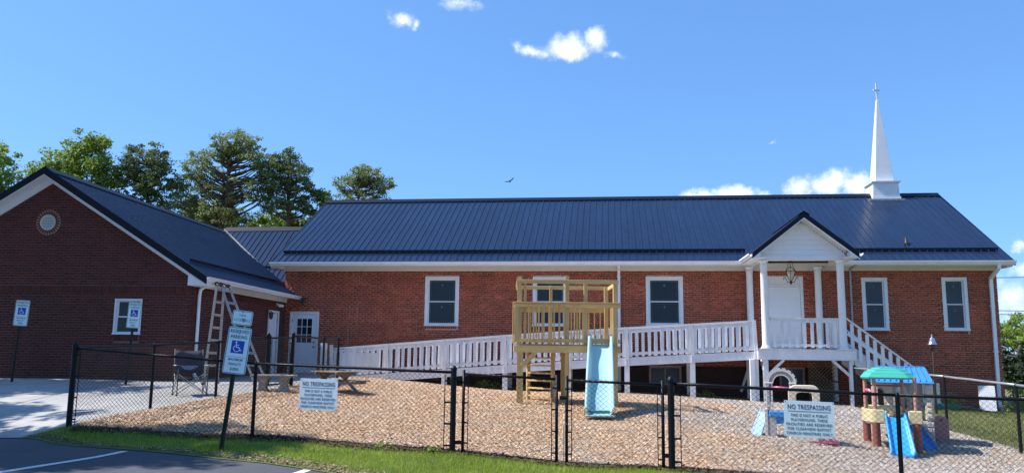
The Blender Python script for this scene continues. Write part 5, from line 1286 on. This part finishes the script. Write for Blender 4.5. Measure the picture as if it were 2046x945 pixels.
# platform skirt with curved front
def arcpanel(pts, z0, z1, th=.05): 
    P = [Vector((a, b, 0)) for a, b in pts]; q = MB(); outer, inner = [], []
    for i, p in enumerate(P):
        d = (P[min(i+1, len(P)-1)]-P[max(i-1, 0)]).normalized(); nn_ = Vector((d.y, -d.x, 0)); outer.append(p); inner.append(p-nn_*th)
    n = len(P); vs = [(p.x, p.y, z) for z in (z0, z1) for p in outer] + [(p.x, p.y, z) for z in (z0, z1) for p in inner]
    fs = []
    for i in range(n-1): fs += [(i, i+1, n+i+1, n+i), (2*n+i, 3*n+i, 3*n+i+1, 2*n+i+1), (n+i, n+i+1, 3*n+i+1, 3*n+i), (i, 2*n+i, 2*n+i+1, i+1)]
    fs += [(0, n, 3*n, 2*n), (n-1, 3*n-1, 4*n-1, 2*n-1)]
    return q.add(vs, fs)
cv = [(-.04+.02*math.cos(a)*0+.20*(1-math.cos(a)), .55-.62*math.sin(a)) for a in np.linspace(0, math.pi/2, 7)] + [(.31, -.075)]
cp(arcpanel(cv, .40, .62, .05), 'platform_panel', 't_cream', bevel=.01)
cp(MB().box(.315, .345, -.085, .0, .36, .60), 'platform_edge', 't_cream', bevel=.008)
cp(MB().box(.665, .88, -.085, -.02, .40, .615), 'platform_panel', 't_cream', bevel=.015); cp(MB().box(.82, .88, -.019, .55, .40, .615), 'platform_panel', 't_cream', bevel=.015)
cp(MB().box(.05, .64, .52, .57, .52, .665), 'rear_panel', 't_cream', bevel=.015)
cp(MB().box(.02, .82, .0, .52, .385, .42), 'platform', 't_stone'); cp(MB().tube([(.06,.50,1.0),(.62,.53,1.0)], .014, 8), 'grab_bar', 't_brown')
cp(MB().tube([(.04,.40,.93),(.10,.30,.92),(.12,.25,.90)], [.02,.035,.01], 8), 'steering_knob', 't_magenta' )
# canopy: three stepped tiers
q = MB(); xc, yc = .39, .25
def tier(hx, hy, z, ch=.12): return [(xc-hx+ch, yc-hy, z), (xc+hx-ch, yc-hy, z), (xc+hx, yc-hy+ch, z), (xc+hx, yc+hy-ch, z), (xc+hx-ch, yc+hy, z), (xc-hx+ch, yc+hy, z), (xc-hx, yc+hy-ch, z), (xc-hx, yc-hy+ch, z)]
T = [(.38,.33,1.125),(.415,.36,1.135),(.42,.365,1.155),(.37,.32,1.215),(.365,.315,1.227),(.31,.26,1.262),(.305,.255,1.275),(.24,.19,1.298),(.235,.185,1.31),(.15,.11,1.325)]
vs = [p for a_, b_, c_ in T for p in tier(a_*1.02, b_, c_)]; fs = [(8*i+k, 8*i+(k+1) % 8, 8*i+8+(k+1) % 8, 8*i+8+k) for i in range(len(T)-1) for k in range(8)] + [tuple(range(8))[::-1], tuple(8*(len(T)-1)+k for k in range(8))]
cp(q.add(vs, fs), 'canopy', 't_green')
slide_mesh(cl, M['t_azure'], .47, -.06, .50, .54, -.66, -.08, .33, .07)
# --- play house with blue roof behind the climber
hx0, hy0 = 4.55, 15.5; h0 = h1(hx0+.8, hy0)-.02
hs = thing('toy_playhouse', 'beige toy playhouse with blue roof, grey stone base and arched windows', 'playhouse', (hx0, hy0, h0), -16); hs.scale = (.86, .9, 1.03)
def hp(mb, name, m, **k): return mb.build(name, M[m], hs, **k)
def panel_arch(x0, x1, z0, z1, ax0, ax1, az0, az1, y0, y1):
    """wall panel with an arched opening"""
    q = MB(); r_ = (ax1-ax0)/2; cx_ = (ax0+ax1)/2; zc_ = az1-r_
    q.box(x0, ax0, y0, y1, z0, z1); q.box(ax1, x1, y0, y1, z0, z1); q.box(ax0, ax1, y0, y1, z0, az0) if az0 > z0 else None
    n = 10; top = [(cx_+r_*math.cos(math.pi*(1-k/n)), zc_+r_*math.sin(math.pi*(1-k/n))) for k in range(n+1)]
    q.prism(top + [(ax1, z1), (ax0, z1)], y0, y1); return q
hp(panel_arch(.17, .45, .40, 1.02, .28, .39, .50, .94, .0, .05), 'wall', 't_beige'); hp(MB().box(.45, .565, -.03, .04, .40, 1.02), 'corner_pillar', 't_beige', bevel=.01)
hp(panel_arch(.57, .90, .40, 1.04, .63, .84, .42, .98, .34, .38), 'rear_wall', 't_beige')
hp(MB().box(.17, .21, .05, .70, .40, 1.02), 'side_wall', 't_beige')
hp(panel_arch(.88, 1.14, .40, 1.06, .935, 1.02, .50, .92, .30, .35), 'wall', 't_beige'); hp(MB().box(1.15, 1.31, -.05, .07, .40, 1.035), 'corner_pillar', 't_beige', bevel=.012)
hp(MB().box(1.27, 1.31, .07, .70, .40, 1.035), 'side_wall', 't_beige')
for k in range(6):
    z = .44+.098*k; hp(MB().box(1.18, 1.275, -.068, -.045, z, z+.068), 'raised_block', 't_beige', bevel=.008)
for k in range(4): hp(MB().box(.465, .55, -.044, -.028, .46+.13*k, .53+.13*k), 'raised_block', 't_beige', bevel=.007)
for k in range(5):
    for (u0, u1) in ((.175, .275), (.395, .445)): hp(MB().box(u0, u1, -.008, .0, .46+.11*k, .545+.11*k), 'clapboard', 't_beige')
hp(MB().box(.90, 1.30, -.05, .70, -.05, .39), 'base', 't_stone', bevel=.012)
r2 = random.Random(4)
for row in range(4):
    x = .91 + (.05 if row % 2 else 0)
    while x < 1.27:
        w_ = r2.uniform(.07, .13); hp(MB().box(x, min(x+w_, 1.295), -.064, -.048, .03+.088*row, .03+.088*row+.072), 'stone', 't_stone', bevel=.008); x += w_+.014
hp(MB().box(.17, .90, .0, .70, .33, .395), 'floor', 't_stone')
hp(MB().box(.19, .44, .06, .4, .45, .49), 'blue_shelf', 't_blue')
rf = [(-.17, 1.03), (-.15, 1.055), (.31, 1.285), (.37, 1.285), (.83, 1.055), (.85, 1.03), (.82, 1.015), (.34, 1.25), (-.14, 1.015)]
rx0, rx1 = .14, 1.34; inset = .12; A = []; n = len(rf)
for k_, xe in enumerate((rx0, rx1)):
    for y, z in rf: A.append((xe + ((inset if k_ == 0 else -inset)*(z-1.015)/.27), y, z))
roof_ = hp(MB().add(A, [tuple(range(n)), tuple(range(n, 2*n))[::-1]] + [(i, i+n, (i+1) % n+n, (i+1) % n) for i in range(n)]), 'roof', 't_blue')
xm = (rx0+rx1)/2
for k in range(11):
    x = rx0+.04+(rx1-rx0-.08)*k/10; xt = xm+(x-xm)*.80
    MB().bar((x, -.155, 1.062), (xt, .30, 1.29), .026, .020, (1,0,0)).build('roof_batten', M['t_blue'], roof_, bevel=.004)
MB().bar((rx0+.14, .34, 1.292), (rx1-.14, .34, 1.292), .07, .03, (0,1,0)).build('roof_ridge', M['t_blue'], roof_, bevel=.006)
slide_mesh(hs, M['t_blue'], .78, -.10, .44, 1.16, -.74, -.05, .24, .08, bulge=True)
MB().ring((.80, .36), .0, .17, -.26, -.22, 20, 0, 180).build('slide_guard', M['t_blue'], hs)
# pink rock
rk = thing('toy_boulder', 'faded pink plastic climbing boulder at the right end of the toy playhouse', 'toy boulder', (5.95, 15.75, h1(5.95, 15.75)), -16)
q = MB(); prof_ = rrect(.24, .46, .10, 6); q.prism(prof_, -.05, .25); o = up(q, .21).build('boulder', M['t_pink'], rk, bevel=.03); MB().tube([(.0, -.055, .38), (.0, -.048, .38)], .018, 8).build('hole', M['dark'], rk)
# --- grey trellis arch toy with pale blue slide
ax, ay = 2.86, 14.42; a0 = h1(ax, ay)-.02
ar = thing('toy_arch_climber', 'toy climber with tall grey trellis arch, beige arch and pale blue slide', 'play climber', (ax, ay, a0), -11)
def ap(mb, name, m, **k): return mb.build(name, M[m], ar, **k)
ac, az = (.04, .93), .93
ap(MB().ring(ac, .20, .235, -.06, .06, 20, 0, 180), 'arch', 't_grey'); ap(MB().ring(ac, .165, .195, -.05, .05, 20, 0, 180), 'arch_inner', 't_grey') if False else None
ap(MB().ring(ac, .13, .15, -.06, .06, 20, 0, 180), 'arch_rim', 't_grey')
tr = MB()
for k in range(22):
    a1, a2 = R(180*k/22), R(180*(k+1.6)/22)
    for s in (0, 1):
        p = (a1, .15) if s == 0 else (a1, .20); e = (a2, .20) if s == 0 else (a2, .15)
        if a2 > math.pi: continue
        tr.bar((ac[0]+p[1]*math.cos(p[0]), -.02+.008*s, ac[1]+p[1]*math.sin(p[0])), (ac[0]+e[1]*math.cos(e[0]), -.02+.008*s, ac[1]+e[1]*math.sin(e[0])), .014, .012, (0,1,0))
ap(tr, 'trellis', 't_grey', kind='stuff')
for k in range(8):
    a = R(12+22*k); ap(MB().ring(ac, .236, .255, -.05, .05, 3, math.degrees(a)-7, math.degrees(a)+7), 'scallop', 't_grey')
for x0, x1 in ((-.215, -.19), (-.13, -.105), (.185, .21), (.265, .29)):
    if x0 < 0: ap(MB().box(x0, x1, -.06, .06, .0, .93), 'arch_leg', 't_grey', bevel=.005)
    else: ap(MB().box(x0-.02, x1-.02, -.06, .06, .60, .93), 'arch_leg', 't_grey', bevel=.005)
for x0, x1 in ((-.24, -.10), (.16, .28)): ap(MB().box(x0, x1, -.075, .075, .915, .945), 'arch_collar', 't_grey', bevel=.006)
tr = MB()
for k in range(11):
    z = .48+.042*k; tr.bar((-.188, -.02, z), (-.132, -.02, z+.05), .012, .01, (0,1,0)); tr.bar((-.132, -.012, z), (-.188, -.012, z+.05), .012, .01, (0,1,0))
ap(tr, 'trellis', 't_grey', kind='stuff')
ap(MB().box(-.19, -.06, -.10, .0, -.04, .44), 'lower_leg', 't_stone', bevel=.008); ap(MB().box(-.25, -.192, -.11, .05, -.04, .50), 'lower_leg', 't_grey', bevel=.008)
slide_mesh(ar, M['t_sky'], -.24, .10, .44, -.40, -.05, .02, .22, .05)
ap(MB().box(-.18, .10, -.12, .06, .36, .47), 'seat', 't_blue', bevel=.02); ap(MB().ring((-.02, .38), .0, .13, -.08, .04, 14, 180, 360), 'seat_bowl', 't_blue')
ap(MB().tube([(-.16, -.03, .86), (.22, -.08, .83)], .030, 12), 'hand_bar', 't_magenta', smooth=True)
def arc_(cx_, cz_, r_, a0, a1, n): return [(cx_+r_*math.cos(R(a0+(a1-a0)*k/n)), cz_+r_*math.sin(R(a0+(a1-a0)*k/n))) for k in range(n+1)]
ou = [(.14, .45)] + arc_(.26, .79, .12, 180, 90, 5) + arc_(.52, .79, .12, 90, 0, 5) + [(.64, .45)]
inn = [(.26, .45)] + arc_(.33, .72, .07, 180, 90, 5) + arc_(.45, .72, .07, 90, 0, 5) + [(.52, .45)]
n_ = len(ou); vs_ = [(p[0], y_, p[1]) for y_ in (-.22, -.10) for p in ou] + [(p[0], y_, p[1]) for y_ in (-.22, -.10) for p in inn]
fs_ = []
for i in range(n_-1): fs_ += [(i, i+1, 2*n_+i+1, 2*n_+i), (n_+i, 3*n_+i, 3*n_+i+1, n_+i+1), (i, n_+i, n_+i+1, i+1), (2*n_+i, 2*n_+i+1, 3*n_+i+1, 3*n_+i)]
fs_ += [(0, 2*n_, 3*n_, n_), (n_-1, 2*n_-1, 4*n_-1, 3*n_-1)]
ap(MB().add(vs_, fs_), 'beige_arch', 't_beige', bevel=.012)
for x in (.14, .54): ap(MB().box(x, x+.12, -.22, -.06, .0, .46), 'beige_leg', 't_beige', bevel=.01)
ap(MB().box(.14, .60, -.26, -.05, -.04, .13), 'beige_base', 't_beige', bevel=.015)
slide_mesh(ar, M['t_rose'], .50, -.15, .22, .86, -.15, -.02, .20, .06)
ap(MB().box(.45, .90, -.26, -.235, -.02, .01), 'red_edge', 't_magenta')

# ------------------------------------------------------------------ plants near the wall
def leaf_quads(C, size, n_per, spread, flat=1.0, bias=None):
    """small quads scattered about centres C (k,3); spread (k,) radius"""
    k = len(C); idx = np.repeat(np.arange(k), n_per); n = len(idx)
    d = rng.normal(0, 1, (n, 3)); d /= np.linalg.norm(d, axis=1)[:, None]; rr = rng.uniform(0, 1, n)**.45
    P = C[idx] + d*(rr*spread[idx])[:, None]*np.array([1, 1, flat])
    nn_ = d*.6 + rng.normal(0, .7, (n, 3)) + np.array([0, 0, .35]); nn_ /= np.linalg.norm(nn_, axis=1)[:, None]
    t = np.cross(nn_, rng.normal(0, 1, (n, 3))); t /= np.linalg.norm(t, axis=1)[:, None]; b = np.cross(nn_, t)
    s = size*rng.uniform(.6, 1.4, n)
    V = np.empty((n, 4, 3)); V[:, 0] = P-t*(s*.5)[:, None]; V[:, 1] = P-b*(s*.28)[:, None]; V[:, 2] = P+t*(s*.5)[:, None]; V[:, 3] = P+b*(s*.28)[:, None]
    return V.reshape(-1, 3), np.arange(4*n).reshape(-1, 4)
def shrub(label, x, y, r, hgt, n, m, size=.07, name='shrub', cat='shrub', group=None):
    z = h1(x, y); t = thing(name, label, cat, (x, y, z), 0, group); C = np.c_[rng.normal(0, r*.5, n), rng.normal(0, r*.4, n), rng.uniform(min(.03, hgt*.5), hgt, n)]
    V, F = leaf_quads(C, size, 18, np.full(n, r*.4)); np_mesh('foliage', V, F, M[m], t); q = MB()
    for i in range(min(n, 7)): q.tube([(0,0,-.05), (C[i,0]*.5, C[i,1]*.5, C[i,2]*.5), tuple(C[i])], .006, 4)
    q.build('stem', M['bark'], t)
shrub('small yellow-green shrub in the bed below the right church windows', 9.95, 25.7, .34, .35, 26, 'blade')
shrub('low shrub between the white board and the downspout foot', 11.62, 25.9, .16, .3, 14, 'leaf')
shrub('thin climbing plant on the church wall behind the playhouse roof', 8.75, 26.2, .16, .9, 16, 'leaf')
shrub('weeds growing in the shade under the low end of the ramp', -3.9, 25.4, .30, .16, 16, 'blade', .09, 'weeds', 'weeds')
shrub('small green weeds under the ramp beside the play tower', -2.6, 25.6, .25, .12, 12, 'blade', .08, 'weeds', 'weeds')
shrub('small weeds in the shade under the ramp near the porch', 2.9, 25.5, .35, .10, 12, 'leaf', .08, 'weeds', 'weeds')
shrub('yellow flowering shrub past the church corner at the right edge', 13.3, 28.5, .5, .8, 40, 'blade', .10)
for i, (x, lab) in enumerate(((-2.5, 'dark green weeds at the hinge post of the gate'), (-3.3, 'low weed clump at the fence foot just left of the gate'))):
    shrub(lab, x, FL(x)-.06, .16, .05, 9, 'leaf', .04, 'weeds', 'weeds')

# ------------------------------------------------------------------ trees
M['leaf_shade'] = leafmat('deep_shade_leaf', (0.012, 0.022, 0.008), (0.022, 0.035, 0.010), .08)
def tree(name, label, x, y, top, crown, m, kind, trunk_r=.25, seed=0, group=None, base=None, leaf=.22, per=70, limbs=26):
    """crown: list of (dx, dy, z_centre, rx, ry, rz, clumps). clump centres fill the blobs, limbs reach them from a leaning trunk"""
    g = np.random.default_rng(seed); z0 = float(h1(x, y)) if base is None else base
    t = thing(name, label, 'tree', (x, y, z0), 0, group); C, Rr = [], []
    for (dx, dy, zc, rx, ry, rz, n) in crown:
        n = int(n*(1.9 if kind == 'pine' else 1.5))
        d = g.normal(0, 1, (n, 3)); d /= np.linalg.norm(d, axis=1)[:, None]; rr = g.uniform(0, 1, n)**(.33 if kind == 'pine' else .42)
        C.append(np.c_[dx+d[:, 0]*rr*rx, dy+d[:, 1]*rr*ry, zc-z0+d[:, 2]*rr*rz]); Rr.append(g.uniform(.22, .52, n) if kind == 'pine' else g.uniform(.35, .85, n))
    C = np.concatenate(C); Rr = np.concatenate(Rr); global rng
    keep = rng; rng = g
    V, F = leaf_quads(C, leaf, per, Rr, .55 if kind == 'pine' else .8); rng = keep
    np_mesh('crown', V, F, M[m], t)
    zt = top-z0; tr_ = MB(); zs = np.linspace(0, zt*.93, 9); wob = np.cumsum(g.normal(0, .12, (9, 2)), 0); wob[0] = 0
    P = [(wob[i, 0], wob[i, 1], zs[i]) for i in range(9)]; tr_.tube([(0, 0, -.4)] + P[1:], [trunk_r*1.25] + [trunk_r*(1-.85*i/8)+.02 for i in range(1, 9)], 9)
    tr_.build('trunk', M['bark'], t, smooth=True)
    sel = g.choice(len(C), min(limbs, len(C)), replace=False); lb = MB()
    for j in sel:
        c = C[j]; hh = math.hypot(c[0], c[1]); za = max(zt*.25, min(c[2]-hh*g.uniform(.25, .75), zt*.88)); k = np.interp(za, zs, np.arange(9)); i = int(min(k, 7)); f = k-i
        a = np.array([wob[i, 0]*(1-f)+wob[i+1, 0]*f, wob[i, 1]*(1-f)+wob[i+1, 1]*f, za]); mid = a*.5+c*.5+np.array([g.normal(0,.15), g.normal(0,.15), -.06*hh+g.normal(0, .1)])
        q1 = a*.75+c*.25+np.array([0, 0, -.03*hh]); r0 = trunk_r*.34*(1-.5*za/zt)+.03
        lb.tube([tuple(a), tuple(q1), tuple(mid), tuple(c)], [r0, r0*.75, r0*.5, .015], 5)
    lb.build('limb', M['bark'], t, smooth=True, kind='stuff')
G = 'trees behind the wing'
tree('oak_tree', 'tall leafy tree cut by the left edge of the picture', -46.3, 54, 17.6, [(0,0,14.6,2.4,2,2.6,50),(.9,0,11.5,3.0,2.2,2.6,50),(-1,0,16.0,1.6,1.5,1.4,18)], 'leaf', 'broad', .30, 21, G, leaf=.24)
tree('oak_tree', 'bright green leafy tree rising behind the wing roof ridge at the left', -39.2, 54.3, 17.4, [(.6,0,16.0,1.7,1.6,1.5,34),(-1.6,0,14.9,1.8,1.6,1.3,30),(0,0,13.2,3.6,2.4,1.8,70),(2.0,0,14.3,1.3,1.4,1.6,22),(0,0,11.4,4,2.4,1.8,50),(-3.2,.3,13.9,1.0,1,.8,12)], 'leaf', 'broad', .30, 22, G, leaf=.22)
tree('pine_tree', 'dark dense pine between the bright leafy tree and the large spreading pine', -34.3, 55.0, 16.8, [(0,0,15.2,1.9,1.6,1.5,60),(.9,0,13.6,2.0,1.6,1.4,55),(-1.2,0,13.6,1.4,1.4,1.4,35),(-.3,0,11.2,2.8,2,1.8,50)], 'needle_dark', 'pine', .26, 23, G, leaf=.17, per=46, limbs=60)
tree('pine_tree', 'largest spreading pine with open rounded crown and visible limbs', -27.5, 55.3, 17.8, [(.1,0,16.3,2.1,1.7,1.3,70),(-2.4,0,14.9,1.8,1.6,1.3,46),(1.9,0,15.0,1.7,1.6,1.0,38),(2.6,0,13.6,1.6,1.5,.7,22),(-3.2,.2,13.2,1.6,1.6,1.3,40),(0,0,13.0,3.0,1.8,1.0,36),(-3.9,.2,11.9,1.6,1.5,1.1,30),(-1.0,0,11.2,3.6,2.0,1.2,40)], 'needle', 'pine', .36, 24, G, leaf=.14, per=46, limbs=170)
tree('pine_tree', 'leaning pine with layered dark branches right of the largest pine', -23.7, 56.2, 16.6, [(-.2,0,15.5,1.0,1.0,.9,22),(-1.5,0,14.8,1.0,1.0,.7,14),(-1.6,0,12.6,1.3,1.1,.8,16),(.6,0,14.3,1.4,1.3,.9,28),(1.2,0,13.1,1.4,1.3,.9,28),(-1.0,0,13.6,1.2,1.3,.8,18),(-.2,0,11.9,2.2,1.5,.9,26),(1.6,0,11.9,1.0,1,.6,10)], 'needle_dark', 'pine', .24, 25, G, leaf=.16, per=44, limbs=90)
tree('pine_tree', 'small round-topped pine standing alone above the left end of the church roof', -18.15, 57.1, 15.3, [(0,0,14.3,1.35,1.3,.85,30),(-1.35,0,13.7,1.0,1.1,.8,18),(1.35,0,13.6,.95,1.1,.75,17),(0,0,12.6,2.2,1.5,.7,20)], 'needle', 'pine', .22, 26, G, leaf=.15, per=42, limbs=90)
tree('young_tree', 'spindly treetop just showing beside the left rake of the church roof', -21.2, 56.9, 13.4, [(0,0,12.9,.45,.5,.45,7),(.5,0,12.2,.6,.6,.4,7),(-.2,0,11.4,1.0,.8,.6,12)], 'leaf', 'broad', .10, 27, G, leaf=.20, per=60, limbs=10)
for i, (x, z, rx, m, lab) in enumerate(((-44, 12.2, 2.6, 'leaf', 'low leafy tree behind the left slope of the wing roof'), (-36.5, 11.8, 2.4, 'leaf', 'low bright tree under the dark dense pine'), (-31.2, 12.2, 2.2, 'leaf', 'low bright tree left of the trunk of the largest pine'), (-28.8, 10.9, 2.2, 'leaf_dark', 'dark low tree at the foot of the largest pine'), (-25.2, 11.2, 2.2, 'leaf', 'low leafy tree under the leaning pine'), (-22.4, 11.3, 1.9, 'leaf_dark', 'dark low tree nearest the church roof rake'))):
    tree('understorey_tree', lab, x, 58.5+(i % 2), z+.9, [(0,0,z-.6,rx,1.8,1.5,34),(0,0,z-2.6,rx*1.1,1.8,1.6,30)], m, 'broad', .12, 40+i, 'low trees behind the wing', leaf=.28, per=70, limbs=12)
# woodland mass far beyond, seen as one dark band between the trunks
n = 700; P = np.c_[rng.uniform(-62, -19, n), rng.uniform(64, 74, n), rng.uniform(1, 11.8, n)]
V, F = leaf_quads(P, .6, 34, rng.uniform(1.0, 1.8, n)); np_mesh('distant_woods', V, F, M['leaf_dark'], kind='stuff')
n = 420; P = np.c_[rng.uniform(20, 120, n), rng.uniform(88, 120, n), rng.uniform(-.5, 5.2, n)]
# trees past the right corner
tree('oak_tree', 'rounded green tree past the right end of the church', 38.5, 78, 5.4, [(0,0,3.5,6,4,2.0,70),(3,0,3.0,5,3,2.0,40)], 'leaf', 'broad', .3, 61, base=-1, leaf=.3, limbs=8)
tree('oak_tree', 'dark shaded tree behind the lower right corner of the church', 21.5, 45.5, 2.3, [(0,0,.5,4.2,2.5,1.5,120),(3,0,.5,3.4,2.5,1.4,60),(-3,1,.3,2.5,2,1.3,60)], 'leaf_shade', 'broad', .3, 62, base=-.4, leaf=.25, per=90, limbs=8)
MB().box(8, 40, 49.5, 50, -.6, 2.3).build('dark_fence_panel', M['iron'], None, label='dark board fence behind the shaded tree at the right', category='fence') if False else None
# tall trees beside the parking lot, outside the view, that shade the lot, the pavement and the wing front
GS = "shade trees beside the parking lot"
for i, (x, y, r_, dz, n_, lab) in enumerate(((-16.1, 10.3, 2.3, 0, 60, "shade tree nearest the white parking line, left of the view"), (-16.4, 6.4, 2.6, 0, 50, "shade tree at the near edge of the asphalt left of the view"), (-20.6, 12.6, 2.6, 0, 46, "shade tree left of the pavement before the wing"), (-22.0, 16.6, 2.6, 1, 46, "tall shade tree furthest back beside the pavement"), (-17.5, 1.5, 3.0, 0, 40, "broad shade tree far to the near left of the asphalt"))):
    tree("shade_tree", lab, x, y, 12+dz, [(0,0,8.8+dz,r_,r_*.8,1.9,n_),(.6,.4,10.6+dz,r_*.7,r_*.6,1.2,n_//3),(-.6,0,7.0+dz,r_*.9,r_*.8,1.2,n_//3)], "leaf", "broad", .28, 70+i, GS, leaf=.22, per=150, limbs=14)
